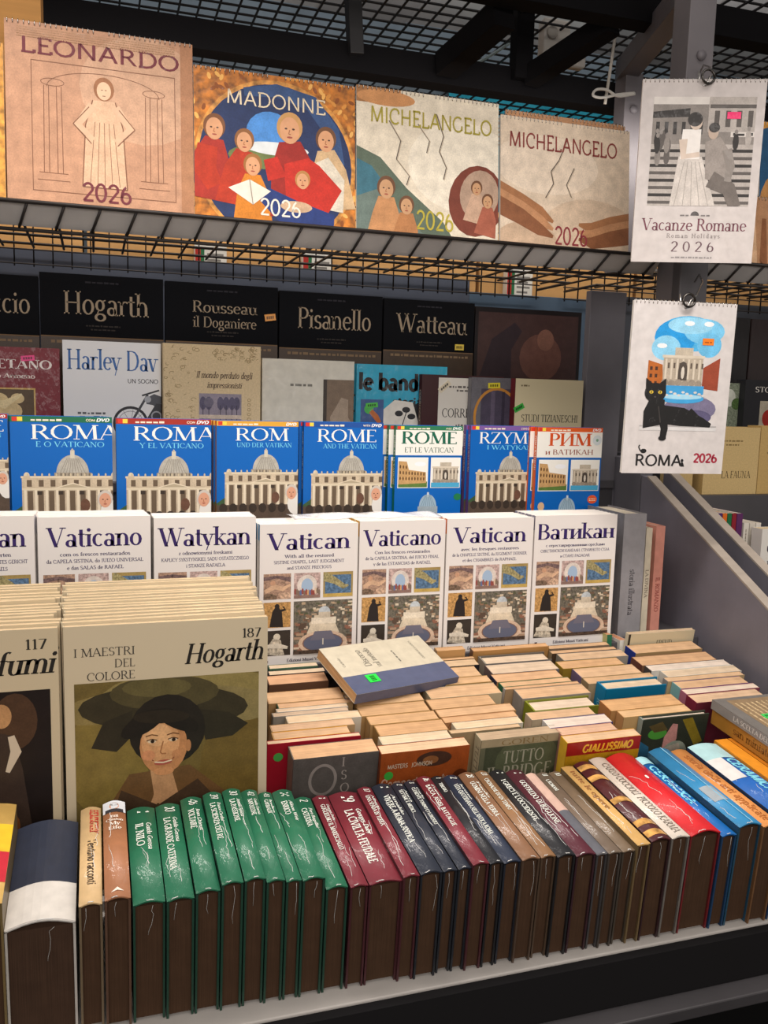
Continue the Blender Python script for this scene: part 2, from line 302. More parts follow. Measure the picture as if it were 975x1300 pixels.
# ------------------------------------------------------------------ books
def book(name, label, cat, mat, w, h, t, cover='#ffffff', spine=None, back=None, page='#e0cba4', art=None, sart=None, m='print', hard=False, bulge=0, group=None, pm='page', sticker=None):
    """local frame: x from spine to fore-edge, y from front cover to back cover, z from tail to head; origin at the front spine corner"""
    root = thing(name, label, cat, mat, group)
    bt = .0024 if hard else .0007; ov = .003 if hard else .0005; spine = spine or cover; back = back or cover
    c = MB(); c.box(0, w, 0, bt, 0, h, cover, m); c.box(0, w, t-bt, t, 0, h, back, m)
    n = 8 if bulge else 1
    def sx(y): return -bulge*math.sin(math.pi*max(0, min(1, y/t)))
    ys = [t*i/n for i in range(n+1)]; vs = []
    for y in ys: vs += [(sx(y)-.0004, y, 0), (sx(y)-.0004, y, h), (sx(y)+bt, y, 0), (sx(y)+bt, y, h)]
    fs = []
    for i in range(n):
        a, b = 4*i, 4*i+4; fs += [(a, a+1, b+1, b), (a+2, b+2, b+3, a+3), (a, b, b+2, a+2), (a+1, a+3, b+3, b+1)]
    c.add(vs, fs, spine, m, bool(bulge))
    if art: art(Canvas(c, 1, h/w, lambda u, v, L: (u*w, -L*EPS, h-v*w), m))
    if sart: sart(Canvas(c, h/t, 1, lambda u, v, L: (sx(v*t)-.0004-(.00045 if bulge else 0)-L*EPS, v*t, h-u*t), m, n if bulge else 0))
    c.build('cover', root)
    p = MB(); p.box(.0012+(bt if hard else 0), w-ov, bt, t-bt, ov, h-ov, page, pm); p.build('page_block', root)
    if sticker:
        u, v, sw, sh, col, rot = sticker; q = MB(); ca, sa = math.cos(rot), math.sin(rot)
        pts = [(u*w+(a*ca-b*sa)*w, -.0012, h-v*w+(a*sa+b*ca)*w) for a, b in ((-sw/2, -sh/2), (sw/2, -sh/2), (sw/2, sh/2), (-sw/2, sh/2))]
        back_pts = [(x, -.0003, z) for x, _, z in pts]
        q.add(pts+back_pts, [(0, 1, 2, 3), (0, 4, 5, 1), (1, 5, 6, 2), (2, 6, 7, 3), (3, 7, 4, 0)], col)
        ink = '#%02x%02x%02x' % tuple(int(int(col[i:i+2], 16)*.45) for i in (1, 3, 5))
        for k, dx in enumerate((-.28, -.1, .08, .26)):
            x0, z0 = u*w+dx*sw*w*ca, h-v*w+dx*sw*w*sa; q.box(x0-.06*sw*w, x0+.06*sw*w, -.0014, -.0012, z0-.22*sh*w, z0+.22*sh*w, ink)
        q.build('price_sticker', root)
    return root
def stand(X, Y, Z, tilt=0, yaw=0, roll=0):
    return Matrix.Translation((X, Y, Z)) @ Matrix.Rotation(yaw, 4, 'Z') @ Matrix.Rotation(-tilt, 4, 'X') @ Matrix.Rotation(roll, 4, 'Y')
ORD = ['first', 'second', 'third', 'fourth', 'fifth', 'sixth', 'seventh', 'eighth', 'ninth', 'tenth', 'eleventh', 'twelfth', 'thirteenth', 'fourteenth', 'fifteenth', 'sixteenth', 'seventeenth', 'eighteenth', 'nineteenth', 'twentieth', 'twenty-first', 'twenty-second', 'twenty-third', 'twenty-fourth']
# ================================================================== the place
CH, GR, DK, LT = '#2b2a2c', '#4e4c50', '#161516', '#8d8b8d'
def bed(Y): return EZ-.68+.17*(Y-.88)
BA = math.atan(.17)
def bedf(Y): return EZ-.68+.10*(Y-.88)      # the flatter front part of the deck
BF = math.atan(.10)
s = MB(); s.box(-2.2, 4.2, -2, 3.4, -.1, 0, '#3a3735', 'paint'); structure(s, 'floor', 'dark grey floor under the book stall', 'floor')
s = MB(); s.box(-2.2, 4.2, 2.95, 3.05, 0, 3.2, '#6f7c84', 'paint'); structure(s, 'wall_back', 'grey blue wall behind the stall, above the calendars', 'wall')
s = MB()
for i in range(22):
    x0 = -2.2+i*.29; g = R.choice(['#a29c95', '#8f8983', '#b5afa7', '#7f7a75']); s.box(x0, x0+.292, 1.2, 3.05, EZ+1.22+.01*(i % 2), EZ+1.26, g, 'paint')
structure(s, 'ceiling', 'grey roof sheets above the black wire mesh', 'ceiling')
# ---- the display stand
st = thing('display_stand', 'dark grey stepped book stand with a sloping front and slanted side panel', 'display stand', Matrix.Translation((.45, 1.4, 0)))
def part(mb, name, root, bevel=0):
    o = mb.build(name, None, bevel); o.parent = root; o.matrix_parent_inverse = root.matrix_world.inverted(); return o
XL, XR, XP = -.75, 1.093, 1.095
m = MB(); m.prism([(.876, bedf(.876)), (1.096, bedf(1.096)), (1.097, bed(1.097)), (1.43, bed(1.43)), (1.43, bed(1.43)-.05), (.876, bedf(.876)-.03)], 'X', XL, XR, '#b3aea8'); part(m, 'sloping_deck', st, .0015)
m = MB(); m.box(XL, XR, .862, .8755, EZ-.745, bedf(.876)-.003, '#1b1a1b', 'matte'); m.box(XL, XR, .86, .95, .0, EZ-.75, '#0b0b0b', 'matte'); part(m, 'front_panel', st)
m = MB(); m.box(XL, XR+.4, .835, .875, EZ-.762, EZ-.7455, '#3b393b', 'paint'); part(m, 'front_ledge', st, .002)
def stepb(y0, y1, z, zb, name='step', ri=.004):
    m = MB(); m.box(XL, XR, y0, y1, EZ+z-.018, EZ+z, '#4a484b', 'paint'); m.box(XL, XR, y0+ri, y0+ri+.014, EZ+zb, EZ+z-.018, '#3d3b3e', 'paint'); part(m, name, st, .001)
ZV, ZR, ZH, ZB = -.442, -.255, -.172, -.09
stepb(1.376, 1.545, ZV, -.66, ri=.056); stepb(1.546, 1.694, ZR, ZV); stepb(1.695, 1.835, ZH, ZR); stepb(1.836, 1.95, ZB, ZH)
m = MB(); m.box(XL, .838, 1.951, 1.969, .5, EZ+.272, '#454b58', 'paint'); m.box(.838, 1.25, 1.951, 1.969, .5, EZ+.247, '#46586a', 'paint'); part(m, 'back_board', st, .001)
# slanted side panel (outline in Y, Z) and the next stand's panel beyond the gap
def side(x, p, q, root, name='side_panel'):
    a, b = atX(*p, x), atX(*q, x); k = (b.z-a.z)/(b.y-a.y); yf = .862; zf = a.z+k*(yf-a.y)
    m = MB(); m.prism([(yf, bed(yf)-.05), (yf, zf), (b.y, b.z), (b.y+.02, b.z+.002), (b.y+.02, EZ-.7), (1.2, EZ-.7)], 'X', x, x+.02, '#74717a')
    m.prism([(yf-.002, zf-.001), (yf-.002, zf+.003), (b.y, b.z+.003), (b.y, b.z-.001)], 'X', x-.0004, x+.0204, '#a3988c', 'card'); part(m, name, root)
    return a, b, k
side(XP, (975, 775), (822, 606), st)
m = MB(); m.box(1.012, 1.10, 1.70, 1.72, EZ-.6, EZ+.235, '#67656b', 'paint'); m.box(1.0955, 1.125, 1.60, 1.95, EZ-.6, EZ-.12, '#67656b', 'paint'); part(m, 'upright_board', st, .001)
st2 = thing('display_stand', 'neighbouring dark grey book stand beyond the gap, behind its own slanted panel', 'display stand', Matrix.Translation((1.9, 1.5, 0)))
side(1.165, (975, 732), (850, 601), st2)
m = MB()
for y0, y1, z in ((1.30, 1.62, -.40), (1.621, 1.78, -.20), (1.781, 1.875, -.12), (1.876, 1.95, .0)): m.box(1.19, 2.5, y0, y1, EZ-.68, EZ+z, '#4a484b', 'paint')
part(m, 'step', st2); m = MB(); m.box(1.26, 2.5, 1.951, 1.969, .5, EZ+.26, '#3a3d44', 'paint'); part(m, 'back_board', st2)
# ---- steel frame: posts, beams, arms and the wire mesh roof
fr = thing('steel_frame', 'black and grey steel canopy frame with wire mesh over the stall', 'frame', Matrix.Translation((.96, 1.47, 0)))
BK = '#0d0c0e'
def fpart(name, *bars, bevel=.0015):
    m = MB()
    for p, q, wx, wz, c in bars: m.bar(p, q, wx, wz, c, 'matte' if c == BK else 'paint', up=(0, 1, 0) if abs((Vector(q)-Vector(p)).normalized().z) > .9 else (0, 0, 1))
    return part(m, name, fr, bevel)
PB = (1.044, 1.45); PA = atY(799, 100, 1.86)
fpart('post', ((PB[0], PB[1], EZ-.09), (PB[0], PB[1], EZ+1.0), .055, .05, '#6a6669'))
fpart('post', ((-1.15, 1.45, 0), (-1.15, 1.45, EZ+1.0), .055, .05, '#6a6669'))
fpart('post', ((2.56, 1.45, 0), (2.56, 1.45, EZ+1.0), .055, .05, '#6a6669'))
fpart('post', ((PA.x, 1.86, EZ+.3), (PA.x, 1.86, EZ+.74), .045, .045, '#605c5f'))
zt = EZ+.735
fpart('arm', ((PB[0]-.005, 1.43, zt+.02), (PA.x, 1.88, zt+.02), .045, .045, '#5a565a'))
YB = 1.93; zb = atY(420, 73, YB).z
fpart('beam', ((-1.2, YB, zb), (2.4, YB, zb), .05, .058, BK))
a, b = atY(520, 0, 1.66), atY(830, 28, 1.66); fpart('beam', ((-.9, 1.66, a.z+.055), (2.4, 1.66, a.z+.055), .05, .06, BK))
for p, q, w in (((672, 99), (778, 29), .042), ((565, 84), (640, 18), .05)):
    a, b = atY(*p, 1.9), atY(*q, 1.7); fpart('brace', (a, b, w, w, BK))
a = atY(661, 92, 1.9); fpart('strut', ((a.x, 1.9, zb), (a.x, 1.9, EZ+.98), .042, .035, BK))
a = atY(452, 40, 1.9); fpart('strut', ((a.x, 1.9, zb), (a.x-.02, 1.9, EZ+.98), .03, .03, '#1a191b'))
m = MB(); zm = EZ+.845
for i in range(88): x = -.9+i*.042; m.tube([(x, 1.25, zm), (x, 2.86, zm)], .0029, '#121114', n=4)
for i in range(39): y = 1.25+i*.042; m.tube([(-.9, y, zm+.004), (2.75, y, zm+.004)], .0029, '#121114', n=4)
part(m, 'wire_mesh', fr)
for x, z, y0 in ((PB[0], EZ+.62, 1.424), (PA.x, EZ+.66, 1.836)):
    m = MB(); m.tube([(x, y0+.004, z), (x, y0-.005, z)], .009, '#6a666a', n=8); part(m, 'bolt', fr)
# ---- white junction box, cables
a = atY(706, 56, 1.945); jb = thing('junction_box', 'white electrical junction box fixed under the wire mesh', 'junction box', Matrix.Translation(a))
m = MB(); m.box(-.038, .03, -.012, .02, -.05, .05, '#cdc8c0'); m.box(.03, .075, -.01, .02, -.045, .025, '#bdb8b0'); m.build('housing', jb, .004)
m = MB(); m.tube([(-.018, -.0115, .018), (-.018, -.017, .018)], .014, '#aaa59d', n=14); m.build('cable_gland', jb, .001)
def cable(name, pts, r, col, label, cat='cable'):
    m = MB(); P = [Vector(p) for p in pts]; sm = []
    for i in range(len(P)-1):
        p0, p1, p2, p3 = P[max(i-1, 0)], P[i], P[i+1], P[min(i+2, len(P)-1)]
        for k in range(6):
            t = k/6; sm.append(.5*((2*p1)+(p2-p0)*t+(2*p0-5*p1+4*p2-p3)*t*t+(3*p1-p0-3*p2+p3)*t**3))
    m.tube(sm+[P[-1]], r, col, 'print', 8); return tag(m.build(name), label, cat)
cable('cable', [atY(*p, 1.82) for p in ((786, -10), (783, 30), (776, 80), (770, 120), (768, 132))], .0035, '#c4beb4', 'pale cable hanging down beside the grey post')
cable('cable_tie', [atY(*p, 1.80) for p in ((805, 118), (785, 120), (764, 124), (753, 121), (757, 114), (770, 114), (785, 122), (806, 119))], .003, '#dcd8d0', 'white looped cable tie around the grey post', 'cable tie')
cable('cable', [atY(*p, 2.05) for p in ((592, 86), (620, 72), (648, 54))], .0035, '#9fb2b6', 'short pale cable slanting across the wire mesh')
ZS = EZ+.257
# ---- tarpaulin and cardboard boxes behind the calendars
tp = MB(); z0, z1 = EZ+.6, EZ+1.1
for i in range(18):
    x0, x1 = 1.14+i*.08, 1.14+(i+1)*.08; f = lambda x: 2.905+.015*math.sin(x*21)+.01*math.sin(x*47)
    tp.add([(x0, f(x0), z0), (x1, f(x1), z0), (x1, f(x1), z1), (x0, f(x0), z1), (x0, f(x0)+.004, z0), (x1, f(x1)+.004, z0), (x1, f(x1)+.004, z1), (x0, f(x0)+.004, z1)], [(0, 1, 2, 3), (5, 4, 7, 6), (3, 2, 6, 7), (1, 0, 4, 5)], '#38b6cf', 'wrap', True)
tag(tp.build('tarpaulin'), 'turquoise tarpaulin hanging on the wall above the calendars', 'tarpaulin')
pl = MB(); pl.box(-1.0, 2.6, 2.03, 2.62, EZ+.215, EZ+.235, '#3d3a38', 'card'); pl.box(-1.0, -.96, 2.03, 2.6, 0, EZ+.215, '#2b2a2c', 'paint'); pl.box(2.56, 2.6, 2.03, 2.6, 0, EZ+.215, '#2b2a2c', 'paint')
tag(pl.build('storage_shelf'), 'dark plank behind the back board carrying the cardboard boxes', 'shelf')
def carton(x0, x1, h, d, label, art=None, y0=2.06):
    c = thing('cardboard_box', label, 'box', Matrix.Translation((x0, y0, EZ+.236))); m = MB(); w = x1-x0; m.box(0, w, 0, d, 0, h, '#c79a63', 'card')
    if art: art(Canvas(m, 1, h/w, lambda u, v, L: (u*w, -L*EPS, h-v*w), 'print'))
    m.build('carton', c); t = MB(); t.box(-.0002, w+.0002, d*.45, d*.58, h-.04, h+.0006, '#b98f5c', 'print'); t.build('packing_tape', c)
def frag(c): c.text('FRAGILE', .58, c.H-.075, .034, '#6b4a2a', 2, 'l', None, False, .2, .2); c.rect(.5, c.H-.16, .56, c.H-.06, '#6b4a2a'); c.ell(.53, c.H-.12, .02, .03, '#8a6238', 2)
carton(-.55, -.02, .3, .4, 'wide cardboard box standing behind the brown drawing calendar')
carton(-.01, .47, .22, .4, 'cardboard box printed with FRAGILE, seen through the mesh', frag)
carton(.48, .9, .24, .4, 'cardboard box behind the cracked fresco calendar with two small white packets in front')
carton(.91, 1.35, .22, .4, 'cardboard box behind the grey post and the end of the black books')
carton(1.36, 2.1, .25, .4, 'cardboard box seen through the mesh behind the cat calendar')
e = atY(52, 24, 1.545)
bx = thing('cardboard_box', 'tall tan cardboard box standing on the wire shelf behind the pen drawing calendar', 'box', Matrix.Translation((e.x-.42, 1.545, ZS+.0099)))
m = MB(); m.box(0, .42, 0, .085, 0, .54, '#d09a5c', 'card'); m.build('carton', bx); m = MB(); m.box(-.0002, .4202, .03, .055, .5, .5406, '#b98f5c'); m.build('packing_tape', bx)
for u, lab in ((268, 'small white packet with a red and green stripe behind the mesh'), (404, 'white printed packet with a striped edge behind the mesh'), (662, 'pale packet behind the mesh above the dark picture book')):
    a = atY(u, 340, 2.03); k = MB(); k.box(a.x-.035, a.x+.035, 2.036, 2.058, EZ+.236, EZ+.32, '#d9d6cc', 'print')
    k.add([(a.x-.034, 2.0358, EZ+.24), (a.x-.022, 2.0358, EZ+.24), (a.x-.022, 2.0358, EZ+.315), (a.x-.034, 2.0358, EZ+.315)], [(0, 1, 2, 3)], '#a9322c')
    k.add([(a.x-.022, 2.0358, EZ+.24), (a.x-.014, 2.0358, EZ+.24), (a.x-.014, 2.0358, EZ+.315), (a.x-.022, 2.0358, EZ+.315)], [(0, 1, 2, 3)], '#2f6b45')
    for q in range(5): k.add([(a.x-.008, 2.0358, EZ+.25+q*.012), (a.x+.028-.006*(q % 2), 2.0358, EZ+.25+q*.012), (a.x+.028-.006*(q % 2), 2.0358, EZ+.255+q*.012), (a.x-.008, 2.0358, EZ+.255+q*.012)], [(0, 1, 2, 3)], '#7d7a74')
    tag(k.build('packet'), lab, 'packet')
# ---- wire shelves that carry the calendars
def wire_shelf(x0, x1, label):
    w = thing('wire_shelf', label, 'wire shelf', Matrix.Translation((x0, 1.45, ZS))); c = '#211b18'; L = x1-x0
    m = MB()
    for i in range(int(L/.052)+1):
        x = i*.052+.01
        if x < L: m.tube([(x, -.002, .013), (x-.014, .028, -.019), (x-.012, .034, -.003), (x-.012, .34, -.003)], .0023, c, n=5)
    for y in (.13, .24, .34): m.tube([(0, y, .003), (L, y, .003)], .0026, c, n=5)
    m.build('wire_grid', w)
    m = MB(); m.tube([(0, -.003, .013), (L, -.003, .013)], .0032, c, n=6); m.tube([(0, .029, -.0225), (L, .029, -.0225)], .0028, c, n=6); m.build('front_rail', w)
    m = MB(); m.box(0, L, .012, .125, .0055, .0095, '#b9b6b4', 'card'); m.build('shelf_liner', w)
    m = MB(); m.prism([(.003, .0125), (.0055, .013), (.0345, -.016), (.032, -.0165)], 'X', 0, L, '#a5a2a0', 'paint'); m.build('front_strip', w)
    m = MB()
    for i in range(int(L/.036)+1):
        if i*.036+.005 < L: m.tube([(i*.036+.005, .488, -.02), (i*.036+.005, .488, .16)], .0018, c, n=4)
    for k in range(7): m.tube([(0, .4865, -.015+k*.028), (L, .4865, -.015+k*.028)], .0018, c, n=4)
    m.tube([(.004, .34, .003), (.004, .488, .003)], .003, c); m.tube([(L-.004, .34, .003), (L-.004, .488, .003)], .003, c); m.build('back_grid', w)
    return w
wire_shelf(-.62, 1.012, 'brown black wire shelf carrying the row of art calendars')
wire_shelf(1.076, 2.4, 'wire shelf of the neighbouring stand, beyond the grey post')
m = MB(); m.box(1.015, 1.075, 1.40, 1.424, EZ+.15, EZ+.30, '#4b494c', 'paint'); part(m, 'shelf_bracket', fr, .002)
# ================================================================== printed art
PUR = '#35245f'
def flesh(c, x, y, k, L=3, hair='#5a3520', skin='#d9a070'):
    c.ell(x, y-.012*k, .052*k, .060*k, hair, L, rot=.2); c.ell(x, y, .04*k, .052*k, skin, L+1)
    for s in (-1, 1): c.ell(x+s*.015*k, y-.006*k, .006*k, .004*k, '#4a2c1c', L+2, n=8)
    c.line([(x, y-.002*k), (x-.004*k, y+.014*k), (x+.004*k, y+.015*k)], .004*k, '#a8683f', L+2); c.ell(x, y+.027*k, .012*k, .004*k, '#a04a38', L+2, n=8)
def basilica(c, x0, x1, top, base, L=2, stone='#c9b79c', sh='#6b5a48'):
    """domed church front with a columned facade"""
    w = x1-x0; cx = (x0+x1)/2+.02*w; fy = top+(base-top)*.42
    c.ell(cx, fy-.02, .17*w, (fy-top)*.70, '#b9b4a8', L, a0=180, a1=360, m='art')
    for i in range(-4, 5): c.line([(cx+i*.034*w, fy-.02), (cx+i*.014*w, top+(fy-top)*.36)], .006*w, '#8f8a80', L+1)
    c.rect(cx-.022*w, top+.02, cx+.022*w, top+(fy-top)*.36, '#cfc8b6', L+1); c.poly([(cx-.02*w, top+.025), (cx, top-.005), (cx+.02*w, top+.025)], '#b9b4a8', L+1)
    c.rect(cx-.19*w, fy-.035, cx+.19*w, fy+.01, '#a79c8a', L+1, 'art')
    for i in range(9): c.rect(cx-.17*w+i*.042*w, fy-.03, cx-.155*w+i*.042*w, fy+.0, '#6f6457', L+2)
    c.rect(x0, fy, x1, base, stone, L+1, 'art'); c.rect(x0-.01*w, fy, x1+.01*w, fy+.022, '#ddceb2', L+2)
    for s in (x0+.05*w, x1-.05*w): c.ell(s, fy-.005, .03*w, .035, '#d8cbb2', L+2); c.rect(s-.035*w, fy-.002, s+.035*w, fy+.03, stone, L+2)
    for i in range(13): c.ell(x0+.06*w+i*.073*w, fy-.012, .01*w, .018, '#cabb9e', L+2, n=8)
    hy = fy+.11*(base-fy)/.35
    for i in range(8): u = x0+.05*w+i*.12*w; c.rect(u, fy+.04, u+.05*w, hy-.015, sh, L+2)
    c.rect(x0, hy, x1, hy+.022, '#ddceb2', L+2); c.poly([(cx-.2*w, hy+.002), (cx, hy-.055), (cx+.2*w, hy+.002)], '#e2d4ba', L+3); c.poly([(cx-.15*w, hy-.004), (cx, hy-.042), (cx+.15*w, hy-.004)], '#b6a78c', L+4)
    for i in range(9): u = x0+.02*w+i*.108*w; c.rect(u+.035*w, hy+.03, u+.09*w, base, sh, L+2); c.rect(u, hy+.022, u+.026*w, base, '#e6d8bf', L+3)
    for i in (1, 3, 5, 7): u = x0+.045*w+i*.108*w; c.rect(u, hy+.03, u+.05*w, hy+.07, '#3d3229', L+3)
def colosseum(c, a, b, d, e):
    old = c.clip; c.clip = (a, b, d, e); w, h = d-a, e-b
    c.rect(a, b, d, e, '#3a92d6'); c.ell(a+.75*w, b+.2*h, .2*w, .08*h, '#f2f4f6', 2); c.rect(a, b+.8*h, d, e, '#5f7f3c', 2, 'art')
    c.poly([(a, b+.1*h), (a+.28*w, b+.12*h), (a+.36*w, b+.4*h), (a+.95*w, b+.48*h), (a+.97*w, b+.85*h), (a, b+.9*h)], '#c79d68', 3, 'art')
    for r in range(3):
        for i in range(9):
            u = a+.04*w+i*.102*w; v = b+(.26+.2*r)*h+.012*i*h*(1-r*.4)
            if r == 0 and i > 2: continue
            c.ell(u+.025*w, v+.03*h, .024*w, .065*h, '#5a3d24', 4, n=8)
    c.clip = old
def fountain(c, a, b, d, e, sky='#3a92d6'):
    old = c.clip; c.clip = (a, b, d, e); w, h = d-a, e-b
    if sky: c.rect(a, b, d, e, sky)
    c.rect(a+.06*w, b+.3*h, d-.06*w, e-.1*h, '#b8ab98', 2, 'art'); c.rect(a+.3*w, b+.14*h, d-.3*w, b+.35*h, '#c4b8a4', 3, 'art'); c.rect(a+.03*w, b+.28*h, d-.03*w, b+.33*h, '#d8ccb8', 4)
    for i in range(7): c.rect(a+(.1+.125*i)*w, b+.35*h, a+(.14+.125*i)*w, b+.72*h, '#d9cdb9', 4); c.rect(a+(.16+.125*i)*w, b+.42*h, a+(.2+.125*i)*w, b+.52*h, '#5f5348', 4)
    c.ell(a+.5*w, b+.55*h, .1*w, .16*h, '#4f463e', 5, n=12); c.rect(a+.4*w, b+.55*h, a+.6*w, b+.74*h, '#4f463e', 5); c.ell(a+.5*w, b+.6*h, .04*w, .12*h, '#d8cfc0', 6, n=8)
    for i in range(6): c.ell(a+(.12+.15*i)*w, b+(.78+.02*(i % 2))*h, .08*w, .06*h, '#9b8f80', 5, 'art', n=10)
    c.rect(a, b+.84*h, d, e, '#4aa7cf' if sky else '#3f9fd8', 6); c.clip = old
def roma(title, sub, head, lang, style=0, tw=None, tu=None):
    def f(c):
        blue = '#0062b8'
        c.rect(0, 0, 1, c.H, blue)
        c.rect(0, 0, 1, .06, head, 2); c.greek(.2, .5, .048, .028, '#f4e8d0', 3); c.text('DVD', .97, .048, .034, '#ffffff', 3, 'r', .13, False, .24, .2, .2); c.text(lang, .83, .046, .024, '#f4e8d0', 3, 'r', .09, False, .2, .16)
        c.rect(.02, .008, .07, .052, '#d8362c', 3); c.rect(.07, .008, .12, .052, '#f1d44a', 3)
        if style == 0:
            c.text(title, tu or .56, .235, .15, '#f4f2ec', 3, 'c', tw or .8, True, .13, .04); c.text(sub, .58, .315, .055, '#7ad2ee', 3, 'c', .68, True, .13, .05)
            c.poly([(0, 1.0), (.1, .93), (.12, c.H), (0, c.H)], '#3f5a3a', 2, 'art'); basilica(c, .1, 1.06, .33, 1.02, 2); c.rect(0, 1.02, 1, c.H, '#57483c', 5, 'art')
            for i in range(7): c.ell(.08+.12*i, 1.06, .05, .06, '#3a3028', 6, 'art', n=10)
            c.ell(.97, 1.01, .1, .14, '#e8e4dc', 7, n=14); flesh(c, .92, .88, 1.5, 8, '#cfc6ba', '#dca284'); c.ell(.72, .93, .05, .07, '#6b4a3a', 7, 'art', n=10)
        else:
            c.rect(0, .06, 1, .41, '#f2efe6', 2); c.text(title, .5, .25, .17, '#14624a' if style == 1 else '#d2521f', 3, 'c', tw or .84, True, .17, .06)
            c.text(sub, .5, .37, .07, '#1f5a46' if style == 1 else '#8c3c22', 3, 'c', .74, True, .13, .06)
            c.rect(.04, .44, .49, .87, '#f2efe6', 2); c.rect(.53, .44, .98, .87, '#f2efe6', 2); colosseum(c, .05, .45, .48, .86); fountain(c, .54, .45, .97, .86)
            c.ell(.5, 1.13, .13, .17, '#9fb8c8', 2, a0=180, a1=360); c.rect(.35, 1.13, .65, 1.3, '#9aa8b0', 2, 'art'); c.rect(.485, .93, .515, 1.0, '#c9d4da', 3)
            for i in range(-3, 4): c.line([(.5+i*.035, 1.13), (.5+i*.012, .97)], .006, '#6f8796', 3)
            if style == 2: c.ell(.89, .99, .075, .06, '#e2582c', 3); c.greek(.84, .94, .985, .016, '#f4dfc0', 4); c.greek(.84, .94, 1.01, .016, '#f4dfc0', 4); c.ell(.92, .17, .07, .07, '#d8dfe0', 4); c.ell(.92, .17, .02, .02, '#7fa890', 5); c.ell(.1, 1.08, .05, .06, '#d9b48c', 3)
            if style == 1: c.ell(.95, 1.0, .06, .05, '#1d7a4a', 3)
    return f
def spine_text(t, col, u=.5, size=.42, serif=True, T=.16, th=.08):
    def f(c): c.text(t, u, .5+size*.42, size, col, 2, 'l', min(c.W-u*1.4, len(t)*size*.9), serif, T, th)
    return f
def picture(c, a, b, d, e, kind, L=2):
    """small generic cover photographs"""
    old = c.clip; c.clip = (a, b, d, e); w, h = d-a, e-b; r = random.Random(kind)
    P = lambda x, y: (a+x*w, b+y*h)
    if kind == 0:   # reclining figures, buff and grey
        c.rect(a, b, d, e, '#a58672', L, 'fine'); c.limb([P(.05, .7), P(.4, .5), P(.7, .6), P(.98, .45)], [.14*w, .2*w, .16*w, .08*w], '#d0ab8c', L+1, 'art'); c.ell(*P(.34, .36), .1*w, .1*h, '#c79a7c', L+2, 'art', n=10)
        c.limb([P(0, .2), P(.5, .12), P(1, .25)], [.14*w, .1*w, .18*w], '#6f5a58', L+1, 'fine'); c.ell(*P(.2, .92), .3*w, .14*h, '#75604f', L+2, 'fine', n=12); c.ell(*P(.8, .88), .22*w, .15*h, '#c3a38a', L+1, 'fine', n=12)
    elif kind == 1:  # crowd under arches
        c.rect(a, b, d, e, '#b89f98', L, 'fine'); c.ell(*P(.5, .5), .38*w, .42*h, '#d8ccc2', L+1, 'art', n=16); c.ell(*P(.5, .52), .22*w, .3*h, '#9eb4cc', L+2, n=14)
        for i in range(14): c.ell(*P(.05+.07*i, .72+.1*r.random()), .045*w, .13*h, r.choice(['#8f4a44', '#5f6c94', '#c79a6c', '#7d6a5c', '#d3b9a0']), L+3, n=8)
        c.rect(a, b+.88*h, d, e, '#8c7066', L+3, 'art')
    elif kind == 2:  # map
        c.rect(a, b, d, e, '#a18a54', L, 'art'); c.rect(a+.06*w, b+.12*h, d-.06*w, e-.14*h, '#56728f', L+1, 'fine'); c.limb([P(.0, .15), P(.4, .36), P(.7, .6), P(.85, .55)], [.4*h, .26*h, .2*h, .08*h], '#9a9066', L+2, 'fine')
        c.rect(a, e-.14*h, d, e, '#c0a258', L+2, 'art')
    elif kind == 3:  # dark statue on patterned wall
        c.rect(a, b, d, e, '#b98e56', L, 'fine'); c.limb([P(.5, .16), P(.5, .4), P(.48, .98)], [.1*w, .36*w, .5*w], '#2c2624', L+1); c.ell(*P(.5, .16), .09*w, .1*h, '#2c2624', L+1, n=10); c.limb([P(.6, .35), P(.8, .3), P(.72, .18)], [.1*w, .09*w, .06*w], '#2c2624', L+1)
    elif kind == 4:  # pale seated statue in the dark
        c.rect(a, b, d, e, '#37302a', L, 'art'); c.ell(*P(.5, .26), .13*w, .14*h, '#cfc6b4', L+1, 'art', n=12); c.limb([P(.5, .35), P(.45, .6), P(.4, .98)], [.3*w, .5*w, .8*w], '#b8ae9c', L+1, 'fine'); c.limb([P(.1, .62), P(.5, .6), P(.9, .7)], [.12*w, .2*w, .1*w], '#d8cfbe', L+2, 'art')
    elif kind == 5:  # aerial square with round colonnade
        c.rect(a, b, d, e, '#6a6458', L, 'fine')
        for i in range(90): c.rect(*P(x := r.random(), y := .02+.4*r.random()), *P(x+.03+.06*r.random(), y+.02+.035*r.random()), r.choice(['#b49c80', '#8c6f58', '#cfc0a8', '#6e5847', '#56583f']), L+1)
        for i in range(40): c.rect(*P(x := r.choice([r.random()*.16, .84+.14*r.random()]), y := .4+.55*r.random()), *P(x+.06+.08*r.random(), y+.05), r.choice(['#a88c74', '#8c6250', '#cbb8a2', '#59483c']), L+1)
        c.poly([P(.3, .42), P(.7, .42), P(.78, .62), P(.22, .62)], '#d3c5ad', L+2, 'art'); c.rect(*P(.3, .32), *P(.72, .44), '#e0d4bf', L+3, 'art'); c.ell(*P(.52, .22), .1*w, .11*h, '#b9c0c4', L+4, 'art', n=14); c.rect(*P(.42, .22), *P(.62, .33), '#cabda8', L+4, 'art')
        c.ell(*P(.5, .8), .42*w, .23*h, '#cdb29a', L+3, 'art'); c.ell(*P(.5, .8), .35*w, .18*h, '#7d5f54', L+4); c.ell(*P(.5, .8), .33*w, .165*h, '#5d6276', L+5); c.poly([P(.36, .58), P(.64, .58), P(.72, .75), P(.28, .75)], '#6c6a78', L+6)
        c.rect(*P(.49, .72), *P(.51, .84), '#c9c2b6', L+7); c.rect(a, b+.93*h, d, e, '#4c3d33', L+6, 'fine')
    c.clip = old
